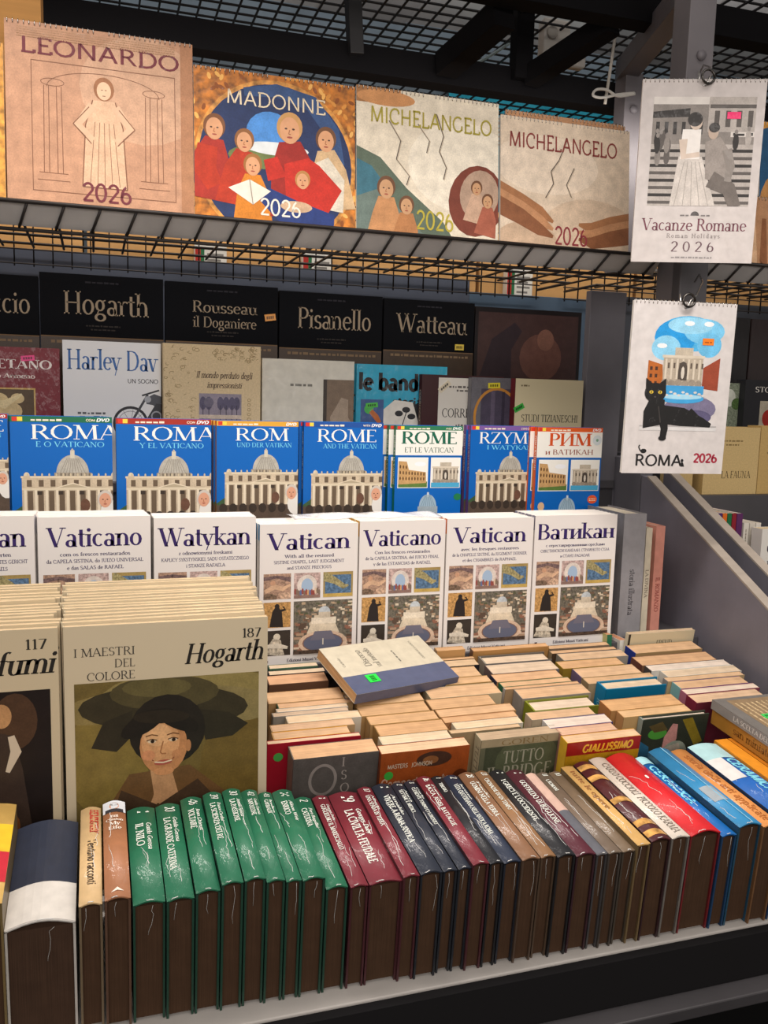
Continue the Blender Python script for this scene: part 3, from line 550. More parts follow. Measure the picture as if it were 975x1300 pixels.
def vatican(title, tw=.84, sub=('', '', '')):
    def f(c):
        c = c.fitted(1.41)
        c.rect(0, 0, 1, c.H, '#e0dad5'); c.text(title, .5, .255, .165, PUR, 2, 'c', tw, True, .165, .05)
        for i, t in enumerate(sub): c.text(t, .5, .335+.058*i, .03, '#4b4668', 2, 'c', min(.86, .024*len(t)), True, .16, .11)
        for x0, x1, k in ((.04, .315, 0), (.345, .615, 1), (.645, .955, 2)): picture(c, x0, .49, x1, .745, k)
        picture(c, .04, .775, .315, 1.03, 3); picture(c, .04, 1.06, .315, 1.315, 4); picture(c, .345, .775, .955, 1.315, 5)
        c.text('Edizioni Musei Vaticani', .5, 1.385, .03, '#3a3448', 2, 'c', .44, True, .16, .11); c.greek(.06, .1, 1.385, .04, '#3a3448', 2)
    return f
# ---- calendars: own designs in the colours of the photographed sheets
def cal_parchment(c):
    c.rect(0, 0, 1, c.H, '#c09274', 1, 'art'); c.ell(.72, .3, .34, .3, '#cca284', 2, 'art'); c.rect(.93, 0, 1, c.H, '#b07e5c', 2, 'art'); br = '#7d5238'
    c.rect(.13, .2, .9, .205, br, 3); c.rect(.13, .9, .9, .905, br, 3); c.rect(.13, .2, .134, .9, br, 3); c.rect(.896, .2, .9, .9, br, 3)
    # a plain pen drawing of a standing robed figure between two columns
    for x in (.24, .78):
        for dx in (-.045, -.02, .02, .045): c.line([(x+dx, .33), (x+dx*1.1, .8)], .004, br, 3)
        c.ring(x, .31, .06, .02, .004, br, 3); c.rect(x-.075, .8, x+.075, .804, br, 3); c.rect(x-.085, .84, x+.085, .844, br, 3)
    c.ring(.51, .335, .30, .1, .004, br, 3, 24, 180, 360)
    c.poly([(.45, .38), (.57, .38), (.61, .52), (.63, .86), (.39, .86), (.41, .52)], '#dcb493', 3, 'art'); c.line([(.45, .38), (.41, .52), (.39, .86), (.63, .86), (.61, .52), (.57, .38)], .006, br, 4)
    c.ell(.51, .315, .055, .065, '#9c6a48', 4, 'art'); c.ell(.51, .325, .038, .05, '#e6bf9c', 5); c.line([(.495, .32), (.505, .32)], .004, br, 6); c.line([(.515, .32), (.525, .32)], .004, br, 6); c.line([(.502, .352), (.518, .352)], .004, br, 6)
    for k in range(5): c.line([(.46+k*.025, .5), (.43+k*.04, .85)], .003, br, 4)
    c.limb([(.45, .41), (.37, .52), (.45, .6)], [.05, .045, .03], '#dcb493', 5); c.line([(.43, .42), (.345, .52), (.44, .62)], .005, br, 6); c.limb([(.57, .41), (.65, .52), (.57, .6)], [.05, .045, .03], '#dcb493', 5); c.line([(.59, .42), (.675, .52), (.58, .62)], .005, br, 6)
    c.text('LEONARDO', .5, .165, .085, '#6e2430', 7, 'c', .85, False, .13, .13); c.text('2026', .52, c.H-.03, .1, '#6e2430', 7, 'c', .27, False, .13, .13)
    for i in range(5): c.greek(.06, .9, .035+.012*i, .008, '#b58a66', 3, seed=i)
def cal_gilt(c):
    c.rect(0, 0, 1, c.H, '#b36b1e', 1, 'gold'); r = random.Random(3)
    for i in range(150):
        a = r.random()*6.283; q = .5+.16*r.random(); x, y = .5+q*math.cos(a), .52+q*1.02*math.sin(a); c.ell(x, y, .022, .012, r.choice(['#d9913a', '#f0b45c', '#8c4a12']), 2, rot=r.random()*3, n=7)
    old = c.clip; K = lambda *p: None
    c.ell(.5, .53, .5, .5, '#c98a3c', 3, 'gold', n=40); c.ell(.5, .53, .475, .475, '#27365e', 4, 'art', n=40)
    c.ell(.46, .36, .15, .14, '#4f8fd6', 5, 'art'); c.ell(.42, .5, .22, .07, '#6d7a48', 5, 'art'); c.ell(.5, .44, .2, .04, '#dfe4e4', 5)
    c.limb([(.3, .12), (.5, .09), (.72, .14), (.85, .3), (.9, .5)], [.05, .08, .1, .1, .06], '#38527f', 6, 'art')
    def figure(x, y, s, robe, hair, lean=0, skin='#d99f74'):
        c.limb([(x+lean*.02, y+.05*s), (x, y+.16*s), (x-lean*.03, y+.38*s)], [.1*s, .2*s, .26*s], robe, 7, 'art'); flesh(c, x+lean*.02, y, 1.15*s, 8, hair, skin)
    figure(.1, .36, 1.1, '#a83226', '#7a4a26', 1); figure(.83, .36, 1.1, '#cfae84', '#6e4628', -1); figure(.28, .42, 1.0, '#b5371f', '#8c5a2c', 1); figure(.35, .56, .95, '#d08028', '#a06a30', 0); figure(.6, .32, 1.35, '#9c2a22', '#c9975a', -1)
    c.limb([(.62, .5), (.66, .62), (.86, .74)], [.16, .3, .2], '#c22f22', 8, 'art'); c.limb([(.42, .72), (.6, .84), (.86, .86)], [.1, .2, .1], '#263a76', 9, 'art'); c.limb([(.46, .5), (.5, .62)], [.09, .12], '#c22f22', 8, 'art')
    figure(.66, .62, .8, '#dca37c', '#b98246', 0); c.poly([(.2, .7), (.33, .64), (.46, .7), (.35, .79)], '#e8dfd0', 10); c.line([(.33, .64), (.35, .79)], .006, '#9a8c7c', 11); c.ell(.62, .78, .1, .035, '#c9a888', 10, 'art')
    c.limb([(.78, .48), (.84, .6), (.82, .78)], [.1, .18, .2], '#d9cfbc', 7, 'art'); c.limb([(.08, .46), (.06, .6), (.12, .7)], [.12, .14, .1], '#b5371f', 7, 'art')
    c.text('MADONNE', .5, .2, .085, '#ecd9b8', 12, 'c', .62, False, .1, .1); c.text('2026', .52, c.H-.04, .1, '#f0e6d6', 12, 'c', .26, False, .11, .11)
def crack(c, pts, L=4): c.line(pts, .006, '#4d4038', L); c.line([(x+.006, y+.004) for x, y in pts], .004, '#b8a68e', L)
def cal_fresco(c):
    c.rect(0, 0, 1, c.H, '#e4d8c2', 1, 'art'); c.ell(.75, .45, .4, .3, '#eee4d0', 2, 'art'); c.rect(0, 0, .3, .1, '#a8764a', 2, 'art'); c.ell(.2, .06, .2, .05, '#c98f5c', 3, 'art')
    c.poly([(0, .38), (.16, .44), (.34, .62), (.6, .82), (.72, 1.0), (.7, c.H), (0, c.H)], '#5e6c5c', 3, 'art'); c.poly([(0, .58), (.2, .68), (.45, .9), (.5, c.H), (0, c.H)], '#6a7a72', 4, 'art'); c.poly([(0, .46), (.1, .5), (.2, .62), (0, .7)], '#3f7080', 5, 'art')
    c.ell(.84, .66, .2, .24, '#7c3f30', 4, 'art', rot=.3); c.ell(.86, .62, .14, .17, '#b79a84', 5, 'art', rot=.3)
    for x, y, s, col in ((.2, .64, 1.2, '#c08a5c'), (.34, .74, 1.0, '#b57c4e'), (.84, .58, .8, '#c9a68c'), (.92, .66, .8, '#a8604a')):   # robed figures on the hillside
        c.limb([(x, y+.04*s), (x, y+.14*s), (x-.02, y+.28*s)], [.09*s, .16*s, .2*s], col, 6, 'art'); flesh(c, x, y, 1.0*s, 7, '#6b4428', '#c99a70')
    crack(c, [(.22, .2), (.3, .32), (.27, .44), (.36, .54), (.34, .6)]); crack(c, [(.55, .12), (.6, .26), (.57, .36), (.62, .46), (.6, .54)]); crack(c, [(.42, .2), (.5, .3), (.48, .38)])
    c.text('MICHELANGELO', .52, .22, .1, '#a89a34', 8, 'c', .86, False, .12, .12); c.text('2026', .54, c.H-.04, .12, '#b8a83a', 8, 'c', .27, False, .12, .12)
def cal_plaster(c):
    c.rect(0, 0, 1, c.H, '#e0ccb4', 1, 'art'); c.ell(.35, .3, .4, .2, '#ead8c2', 2, 'art'); c.ell(.7, .75, .4, .25, '#d6bea4', 2, 'art'); c.ell(.2, .85, .25, .16, '#cbae92', 2, 'art')
    # broad warm shapes: a folded drapery each side
    for i, (dy, col) in enumerate(((0, '#a8744e'), (.05, '#c08c64'), (.1, '#8c5a3c'))):
        c.limb([(-.05, .48+dy), (.15, .56+dy), (.3, .62+dy*1.2), (.4, .68+dy)], [.12, .11, .08, .02], col, 3+i, 'art'); c.limb([(1.05, .62+dy), (.86, .66+dy), (.7, .7+dy), (.6, .68+dy)], [.12, .11, .08, .02], col, 3+i, 'art')
    crack(c, [(.5, .12), (.44, .26), (.38, .34), (.4, .42), (.34, .52)], 6); crack(c, [(.56, .3), (.5, .42), (.54, .5)], 6)
    c.text('MICHELANGELO', .48, .2, .1, '#8c3a34', 8, 'c', .84, False, .12, .12); c.text('2026', .54, c.H-.02, .12, '#8c3038', 8, 'c', .26, False, .12, .12)
def cal_photo(c):
    c = c.fitted(1.49)
    c.rect(0, 0, 1, c.H, '#c9c1bd'); x0, x1, y0, y1 = .1, .93, .14, 1.02; old = c.clip; c.clip = (x0, y0, x1, y1); w = x1-x0
    g = ['#2e2a28', '#5c5652', '#8a837d', '#b3aba4', '#d6cfc8']
    c.rect(x0, y0, x1, y1, '#d9d3cc', 2); c.rect(x0, .2, x1, .56, g[2], 3, 'art'); c.poly([(x0, .26), (.4, .23), (.4, .3), (x0, .31)], g[0], 4); c.rect(.55, .14, x1, .42, g[3], 4, 'art'); c.rect(.56, .2, x1, .23, g[1], 5)
    for i in range(6): c.rect(x0+.03+.07*i, .34, x0+.06+.07*i, .44, g[0], 5)
    for i in range(4): c.rect(.6+.09*i, .25, .64+.09*i, .38, g[1], 5, 'art')
    c.rect(.74, .42, x1, .46, g[4], 5); c.greek(.76, .92, .45, .03, g[0], 6); c.rect(x0, .52, x1, y1, g[3], 4, 'art')
    for i in range(8): c.rect(x0, .56+.06*i, x1, .585+.06*i, g[1] if i % 2 else g[0], 5, 'art')
    r = random.Random(5)
    for i in range(10): x, y = r.choice([r.uniform(.12, .3), r.uniform(.76, .9)]), r.uniform(.42, .6); c.ell(x, y+.05, .025, .07, r.choice(g[:4]), 6, 'art', n=10); c.ell(x, y-.03, .015, .02, g[2], 6, n=8)
    # a person in a pale dress standing, another seated in a jacket
    c.poly([(.33, .62), (.52, .62), (.66, 1.03), (.28, 1.03)], '#cfc7bf', 8, 'art'); c.poly([(.35, .4), (.5, .4), (.5, .64), (.34, .64)], '#ebe6e0', 8); c.limb([(.36, .48), (.37, .62), (.5, .6)], [.07, .06, .04], '#d6c4b4', 9); c.ell(.455, .345, .05, .06, '#cdb9a8', 9); c.ell(.445, .32, .06, .058, g[0], 10)
    c.poly([(.54, .5), (.66, .46), (.76, .6), (.78, .86), (.56, .8)], '#9a918a', 9, 'art'); c.ell(.6, .42, .042, .06, '#c0ab9a', 10); c.ell(.605, .385, .045, .04, g[0], 11); c.limb([(.6, .8), (.76, .88), (.82, 1.03)], [.14, .12, .1], '#6e6660', 10, 'art'); c.limb([(.72, .56), (.76, .7), (.74, .82)], [.08, .07, .05], '#8a827b', 11)
    for k in range(5): c.line([(.38+.03*k, .66), (.32+.07*k, 1.02)], .005, '#a49b93', 9)
    c.clip = old; c.rect(.7, .26, .81, .315, '#f0246e', 12)
    c.ell(.5, 1.1, .035, .035, '#4a4442', 3, a0=180, a1=360); c.greek(.38, .45, 1.105, .02, '#6e6866', 3); c.greek(.55, .63, 1.105, .02, '#6e6866', 3)
    c.text('Vacanze Romane', .5, 1.225, .1, '#6b2c3e', 3, 'c', .86, True, .14, .05); c.text('Roman Holidays', .5, 1.285, .035, '#8a7f7c', 3, 'c', .44, True, .15, .1, gap=.25)
    c.text('2026', .5, 1.4, .085, '#5c3a44', 3, 'c', .36, True, .13, .06, gap=.35); c.greek(.33, .67, 1.455, .018, '#8a8482', 3)
def cal_cat(c):
    c = c.fitted(1.66)
    c.rect(0, 0, 1, c.H, '#d6d0cd'); r = random.Random(2)
    for x, y, a, b, col in ((.55, .3, .3, .17, '#54b4e6'), (.42, .34, .2, .17, '#2a9be0'), (.7, .27, .2, .12, '#7cc8ee'), (.34, .44, .14, .12, '#8fd0ef'), (.56, .22, .22, .08, '#9ad6f2'), (.76, .4, .12, .12, '#6fc0ea')): c.ell(x, y, a, b, col, 2, 'art')
    for x, y in ((.3, .42), (.55, .2), (.74, .2)): c.ell(x, y, .05, .024, '#f2f4f6', 3, n=10)
    c.poly([(.18, .56), (.32, .6), (.34, .86), (.18, .9)], '#b5652c', 4, 'art'); c.poly([(.88, .52), (.72, .62), (.72, .82), (.88, .84)], '#9c4a34', 4, 'art')
    for i in range(6): c.rect(.2+.05*(i % 2), .62+.07*(i//2), .225+.05*(i % 2), .655+.07*(i//2), '#4a2c1c', 5)
    fountain(c, .3, .36, .74, .88, None); c.ell(.53, .92, .22, .05, '#3fa4de', 8); c.ell(.53, .905, .2, .025, '#a9dcf2', 9)
    for i in range(12): c.ell(.3+.04*i, .86+.015*(i % 3), .018, .012, '#d8d6d2', 9, n=7)
    c.ell(.62, 1.02, .26, .13, '#7c7692', 4, 'art'); c.ell(.68, 1.1, .16, .07, '#5d5878', 5, 'art')
    c.line([(.14, 1.195), (.9, 1.19)], .012, '#b4b0ae', 6); c.rect(.14, 1.2, .9, 1.235, '#dad8d6', 5)
    k = '#161515'; c.limb([(.3, .92), (.27, 1.05), (.3, 1.19)], [.14, .2, .26], k, 10); c.limb([(.36, 1.08), (.55, 1.1), (.75, 1.15), (.84, 1.18)], [.18, .18, .09, .04], k, 10); c.limb([(.6, 1.06), (.68, 1.12), (.72, 1.18)], [.12, .1, .04], k, 10)
    c.ell(.27, .87, .105, .095, k, 11); c.poly([(.175, .85), (.17, .73), (.25, .79)], k, 11); c.poly([(.29, .79), (.365, .73), (.37, .85)], k, 11)
    for x in (.23, .315): c.ell(x, .865, .02, .017, '#d8b83c', 12, n=10); c.rect(x-.004, .852, x+.004, .878, k, 13)
    c.ell(.27, .91, .012, .008, '#4a4442', 12, n=8); c.limb([(.36, 1.1), (.385, 1.22), (.375, 1.31)], [.09, .07, .06], k, 11); c.ell(.372, 1.31, .038, .026, k, 11); c.line([(.31, 1.0), (.34, 1.16)], .012, '#3a3634', 12)
    c.text('ROMA', .12, 1.585, .11, '#1f1d1d', 3, 'l', .47, False, .15, .15); c.ell(.2, 1.44, .03, .022, k, 4); c.line([(.17, 1.44), (.15, 1.4), (.16, 1.38)], .012, k, 4); c.poly([(.578, 1.59), (.58, 1.555), (.59, 1.54), (.604, 1.555), (.615, 1.59)], k, 4); c.ell(.59, 1.53, .014, .016, k, 4); pass
    c.text('2026', .7, 1.545, .085, '#a3263c', 3, 'l', .24, False, .2, .2); c.rect(.69, .335, .8, .4, '#f08018', 10); c.greek(.71, .78, .38, .02, '#a8500c', 11)
def cal_painted(c):
    c.rect(0, 0, 1, c.H, '#c98e3c', 1, 'gold'); c.ell(.3, .3, .5, .3, '#27557a', 2, 'art'); c.ell(.3, .6, .3, .3, '#c08b52', 3, 'art'); c.ell(.25, .82, .35, .22, '#5d8450', 4, 'art'); c.ell(.5, .5, .15, .4, '#e0b45c', 3, 'art')
def cal_drapery(c):
    c.rect(0, 0, 1, c.H, '#b98a64', 1, 'art')
    for i in range(8): c.limb([(.05+.13*i, .2), (.1+.12*i, .6), (.02+.14*i, 1.0), (.08+.12*i, c.H)], [.05, .09, .05, .08], ['#d8b08a', '#93603f', '#e2c4a0', '#a87850'][i % 4], 2+i % 2, 'art')
def calendar(name, label, mat, w, h, art, thick=.004, hanger=False, group='wall calendars for sale', m='wrap', page='#e9e4dc'):
    root = thing(name, label, 'calendar', mat, group)
    p = MB(); p.box(0, w, .0006, thick, .001, h-.001, page, 'sheet'); p.build('calendar_pages', root)
    f = MB(); f.box(0, w, 0, .0006, 0, h, '#efe9df', m); art(Canvas(f, 1, h/w, lambda u, v, L: (u*w, -L*EPS*.8, h-v*w), m)); f.build('cover_sheet', root)
    s = MB(); n = int(w/.0075)
    for i in range(n):
        x = .004+i*(w-.008)/(n-1)
        if .46 < x/w < .54 and not hanger: continue
        pts = [(x, thick/2+.0042*math.cos(a), h-.002+.0042*math.sin(a)) for a in [k*math.pi/4 for k in range(8)]]; pts.append(pts[0])
        s.tube(pts, .0007, '#cfccc6', 'steel', 4, False)
    s.tube([(.002, thick+.0036, h-.002), (w-.002, thick+.0036, h-.002)], .0007, '#cfccc6', 'steel', 4); s.build('spiral_binding', root)
    hg = MB(); pts = [(w*.44, thick/2, h+.0015)]+[(w/2+.014*math.cos(a), thick/2, h-.001-.012*math.sin(a)) for a in [math.pi-k*math.pi/8 for k in range(9)]]+[(w*.56, thick/2, h+.0015)]
    hg.tube(pts, .001, '#d5d2cc', 'steel', 6); hg.build('hanging_wire', root)
    return root
# ---- other covers
def blackbook(t, t2=None, size=.19, tw=.7):
    def f(c):
        c.rect(0, 0, 1, c.H, '#0a0b0f', 1); c.greek(.36, .64, .07, .022, '#2c2b30', 2); c.rect(0, .515, 1, .525, '#6a5540', 2); c.rect(0, .525, 1, c.H, '#3a2c20', 2, 'art'); c.greek(.08, .94, .575, .03, '#7a6650', 3)
        if t2: c.text(t, .52, .255, .1, '#8f806d', 2, 'c', tw, True, .13, .05); c.text(t2, .52, .385, .095, '#8f806d', 2, 'c', tw*.98, True, .13, .05)
        else: c.text(t, .53, .33, size, '#8f806d', 2, 'c', tw, True, .13, .05)
        c.greek(.36, .64, .43, .018, '#34302e', 2); c.greek(.4, .6, .46, .016, '#34302e', 2)
    return f
def darkpicture(c):
    c.rect(0, 0, 1, c.H, '#1a1516', 1); c.rect(.03, .04, .97, .62, '#3d2a28', 2, 'art'); c.limb([(.2, .6), (.25, .3), (.4, .15)], [.3, .2, .1], '#2a1f24', 3, 'art'); c.ell(.62, .4, .2, .2, '#5a3c34', 3, 'art'); c.ell(.66, .25, .08, .09, '#6e4c40', 4, 'art')
def cov_oletano(c):
    c.rect(0, 0, 1, c.H, '#7a1526', 1); c.text('NAPOLETANO', .93, .2, .085, '#f0e6e0', 2, 'r', .95, True, .2, .06); c.text('Vittorio Armeno', .78, .29, .045, '#e8d8d0', 2, 'r', .56, True, .18, .07); c.text('GLO', .42, .06, .04, '#e8d8d0', 2, 'r', .14, True, .18, .07)
    c.rect(.25, .38, .78, c.H, '#c9a45a', 2); c.rect(.265, .395, .765, c.H, '#5a4630', 3, 'art')
    for x, y, k in ((.45, .5, .09), (.55, .6, .11), (.4, .68, .08), (.62, .48, .06)): c.ell(x, y, k, k*.8, '#d6bd8c', 4, 'art')
    c.limb([(.34, .5), (.5, .54), (.66, .44)], [.05, .08, .02], '#e3cfa0', 5, 'art')
def cov_harley(c):
    c.rect(0, 0, 1, c.H, '#e9eaec', 1); c.text('Harley Dav', .04, .3, .21, '#2f66ac', 2, 'l', .92, True, .15, .05); c.text('UN SOGNO', .97, .43, .045, '#3a3d44', 2, 'r', .32, False, .14, .14)
    c.greek(.14, .42, .77, .03, '#5b5d62', 2); c.greek(.16, .42, .81, .03, '#5b5d62', 2)
    k = '#23242a'; c.ring(.68, .86, .17, .17, .028, k, 2); c.ring(.68, .86, .13, .13, .006, '#8a8d94', 2)
    for i in range(9): a = i*.698; c.line([(.68, .86), (.68+.15*math.cos(a), .86+.15*math.sin(a))], .004, '#6d7078', 2)
    c.line([(.68, .86), (.86, .55)], .025, '#3d3f46', 3); c.line([(.8, .56), (.98, .5)], .018, k, 3); c.limb([(.84, .62), (.92, .6), (1.0, .64)], [.06, .12, .14], '#4c4f57', 3); c.ell(.86, .6, .035, .035, '#a9adb4', 4); c.limb([(.9, .72), (1.0, .78)], [.18, .3], '#33353b', 3); c.ring(.95, .78, .05, .05, .015, '#9a9ea6', 4, 16)
def cov_mondo(c):
    c.rect(0, 0, 1, c.H, '#d9c39c', 1, 'linen'); r = random.Random(4)
    for i in range(120):
        x = r.choice([r.uniform(.02, .34), r.uniform(.5, .98)]); y = r.uniform(.02, .16) if x > .36 else r.uniform(.02, .85)
        if x < .36 and r.random() < (x/.36)*.7: continue
        c.ring(x, y, r.uniform(.012, .03), r.uniform(.008, .02), .005, '#96805a', 2, 7, r.uniform(0, 180), r.uniform(220, 420))
    c.text('Il mondo perduto degli', .62, .34, .065, '#4f3b38', 3, 'c', .58, True, .15, .07, .25); c.text('impressionisti', .62, .44, .06, '#4f3b38', 3, 'c', .36, True, .15, .07, .25)
    c.rect(.36, .5, .8, c.H, '#8f8694', 3, 'art')
    for x in (.4, .46, .58, .64, .7, .75): c.ell(x, .6, .035, .07, '#55506a', 4, 'art', n=10); c.line([(x, .62), (x, .78)], .007, '#3f3a48', 4)
    c.ell(.46, .59, .05, .05, '#6a6478', 5, 'art'); c.rect(.36, .72, .8, .76, '#c9b8a8', 4, 'art')
    for i in range(6): c.ring(.88, .56+.05*i, .018, .014, .005, '#96805a', 2, 8)
def cov_white(c):
    c.rect(0, 0, 1, c.H, '#d8d4c6', 1); c.greek(.3, .54, .28, .035, '#6d6a60', 2); c.rect(.66, .2, 1, c.H, '#7d6a58', 2, 'art'); c.limb([(.9, .4), (.84, .6), (.9, .8)], [.08, .2, .3], '#a3917e', 3, 'art'); c.rect(.66, .2, .7, c.H, '#3f3630', 3, 'art')
def cov_bandiere(c):
    c.rect(0, 0, 1, c.H, '#29a9cc', 1); c.text('le bandiere', .02, .26, .17, '#17171b', 2, 'l', 1.0, False, .24, .22); c.text('storia e simboli', .4, .42, .09, '#17171b', 2, 'l', .9, False, .2, .18)
    c.rect(.05, .36, .3, .62, '#3a5a94', 2); c.ell(.14, .46, .05, .05, '#4fbf58', 3); c.limb([(.16, .48), (.22, .54), (.26, .6)], [.05, .06, .04], '#c46a2c', 3)
    c.poly([(.3, .46), (.42, .36), (.62, .38), (.74, .5), (.76, .74), (.3, .66)], '#ece8de', 3); c.poly([(.3, .66), (.76, .74), (.76, .82), (.3, .74)], '#e8b430', 4); c.poly([(.62, .38), (.78, .46), (.84, .82), (.76, .8)], '#1d1d20', 4)
    c.line([(.5, .66), (.56, .46)], .01, '#2a2a2c', 5)
    for x, y in ((.47, .5), (.55, .46), (.61, .53)): c.ell(x, y, .045, .03, '#26262a', 5)
    c.poly([(.05, .7), (.3, .72), (.34, c.H), (.05, c.H)], '#26262c', 2, 'art'); c.limb([(.1, .95), (.18, .8), (.24, .72)], [.06, .05, .02], '#e4e2dc', 3); c.poly([(.34, .76), (.74, .84), (.8, 1.2), (.3, 1.2)], '#d8d6d0', 2); c.rect(.36, .82, .6, .9, '#303036', 3)
def cov_correggio(c):
    c.rect(0, 0, 1, c.H, '#3e1d20', 1); c.rect(.2, .03, 1, .8, '#e4dfd4', 2); c.greek(.26, .96, .14, .03, '#6a6460', 3); c.greek(.42, .9, .18, .03, '#6a6460', 3); c.text('CORREGGIO', .25, .47, .1, '#2e2a2a', 3, 'l', .6, True, .13, .05); c.greek(.42, .9, .57, .03, '#6a6460', 3); c.greek(.44, .84, .64, .03, '#6a6460', 3)
def cov_grey(c):
    c.rect(0, 0, 1, c.H, '#6c6a70', 1, 'art'); c.rect(.2, .2, .85, c.H, '#4d4658', 2, 'art'); c.ring(.52, .72, .44, .52, .05, '#c9882e', 3); c.rect(.4, .25, .48, c.H, '#62586c', 3, 'art'); c.rect(.62, .25, .68, c.H, '#3a3444', 3, 'art'); c.rect(.9, 0, 1, c.H, '#7d8478', 3, 'art')
def cov_tiziano(c):
    c.rect(0, 0, 1, c.H, '#d8cba6', 1); c.greek(.08, .2, .1, .03, '#7a6c50', 2); c.text('STUDI TIZIANESCHI', .52, .56, .095, '#352f28', 2, 'c', .84, True, .14, .06); c.greek(.2, .7, .64, .03, '#7a6c50', 2); c.rect(0, .82, 1, c.H, '#3f2a28', 2)
def cov_portrait(c):
    c.rect(0, 0, 1, c.H, '#c9b99c', 1); c.text('187', .965, .105, .05, '#33302a', 3, 'r', .1, True, .14, .06); c.text('Hogarth', .975, .225, .105, '#26221e', 3, 'r', .4, True, .17, .05, .24)
    for i, t in enumerate(('I MAESTRI', 'DEL', 'COLORE')): c.text(t, .335, .155+.062*i, .042, '#45403a', 3, 'r', (.29, .1, .23)[i], True, .12, .06)
    a, b, d, e = .045, .29, .955, c.H-.03; c.clip = (a, b, d, e); c.rect(a, b, d, e, '#6b5a2e', 2, 'art'); c.ell(.6, .4, .45, .16, '#8a7a48', 3, 'art'); c.ell(.2, .7, .2, .3, '#7d6a34', 3, 'art'); c.ell(.85, .8, .2, .3, '#6a5628', 3, 'art')
    # a smiling woman in a broad dark hat, painted loosely
    dx, dy = -.02, -.055; X = lambda x: x+dx; Y = lambda y: y+dy
    c.ell(.75, .45, .3, .1, '#84754a', 3, 'art', rot=.1); c.ell(.25, .42, .3, .08, '#857344', 3, 'art', rot=-.1)
    c.ell(X(.5), Y(.5), .42, .12, '#37301f', 4, 'art', rot=.06); c.ell(X(.5), Y(.42), .27, .09, '#4d4429', 5, 'art', rot=.04); c.ell(X(.46), Y(.39), .17, .05, '#5f5532', 5, 'art', rot=.04)
    c.poly([(X(.14), Y(.68)), (X(.2), Y(.55)), (X(.34), Y(.5)), (X(.33), Y(.64)), (X(.26), Y(.71))], '#2e281b', 5, 'art'); c.poly([(X(.66), Y(.52)), (X(.82), Y(.55)), (X(.92), Y(.62)), (X(.84), Y(.68)), (X(.7), Y(.69))], '#2e281b', 5, 'art'); c.ell(X(.51), Y(.62), .19, .19, '#241e17', 5, 'art')
    c.poly([(.3, .78), (.6, .76), (.8, .94), (.92, e), (.1, e), (.2, .94)], '#6a4c2c', 4, 'art'); c.limb([(X(.47), Y(.8)), (.48, .9), (.45, 1.05)], [.1, .12, .16], '#b98c62', 5, 'art'); c.poly([(.26, .86), (.44, .96), (.64, .84), (.74, .96), (.5, 1.1), (.22, .98)], '#463424', 6, 'art')
    for i in range(9): c.line([(.2+.08*i, .95+.02*(i % 3)), (.16+.09*i, e)], .012, ('#7d5c38', '#503820')[i % 2], 6, 'art')
    c.ell(X(.49), Y(.70), .118, .15, '#bd8355', 6, 'art'); c.ell(X(.475), Y(.675), .095, .118, '#cf9868', 7, 'art'); c.ell(X(.46), Y(.64), .07, .06, '#d8a676', 8, 'art'); c.ell(X(.415), Y(.745), .034, .028, '#cb8a60', 8, 'art'); c.ell(X(.555), Y(.75), .026, .024, '#bf8458', 8, 'art'); c.ell(X(.49), Y(.835), .05, .022, '#c48a5c', 8, 'art')
    for x in (.432, .537):
        c.ell(X(x), Y(.672), .021, .009, '#d9c2a2', 8, n=12); c.ell(X(x+.003), Y(.672), .010, .0095, '#2c1c12', 9, n=10); c.line([(X(x-.026), Y(.667)), (X(x), Y(.660)), (X(x+.026), Y(.668))], .005, '#4a2e1a', 9); c.line([(X(x-.03), Y(.644)), (X(x), Y(.636)), (X(x+.03), Y(.644))], .006, '#6b4628', 9)
    c.line([(X(.488), Y(.675)), (X(.473), Y(.733)), (X(.482), Y(.742)), (X(.502), Y(.741))], .006, '#9c6840', 9); c.ell(X(.487), Y(.788), .045, .014, '#a85444', 8, n=14, rot=-.06); c.line([(X(.445), Y(.783)), (X(.487), Y(.789)), (X(.53), Y(.78))], .007, '#e2cdae', 9); c.line([(X(.44), Y(.776)), (X(.432), Y(.77))], .005, '#8c4c34', 9); c.line([(X(.533), Y(.773)), (X(.542), Y(.765))], .005, '#8c4c34', 9)
    c.ell(X(.39), Y(.575), .12, .05, '#1f1913', 10, 'art', rot=-.5); c.ell(X(.56), Y(.57), .12, .045, '#1f1913', 10, 'art', rot=.5); c.ell(X(.48), Y(.545), .14, .035, '#2a2218', 11, 'art', rot=.05); c.ell(X(.613), Y(.71), .014, .032, '#b27b50', 7); c.clip = (0, 0, 1, c.H)
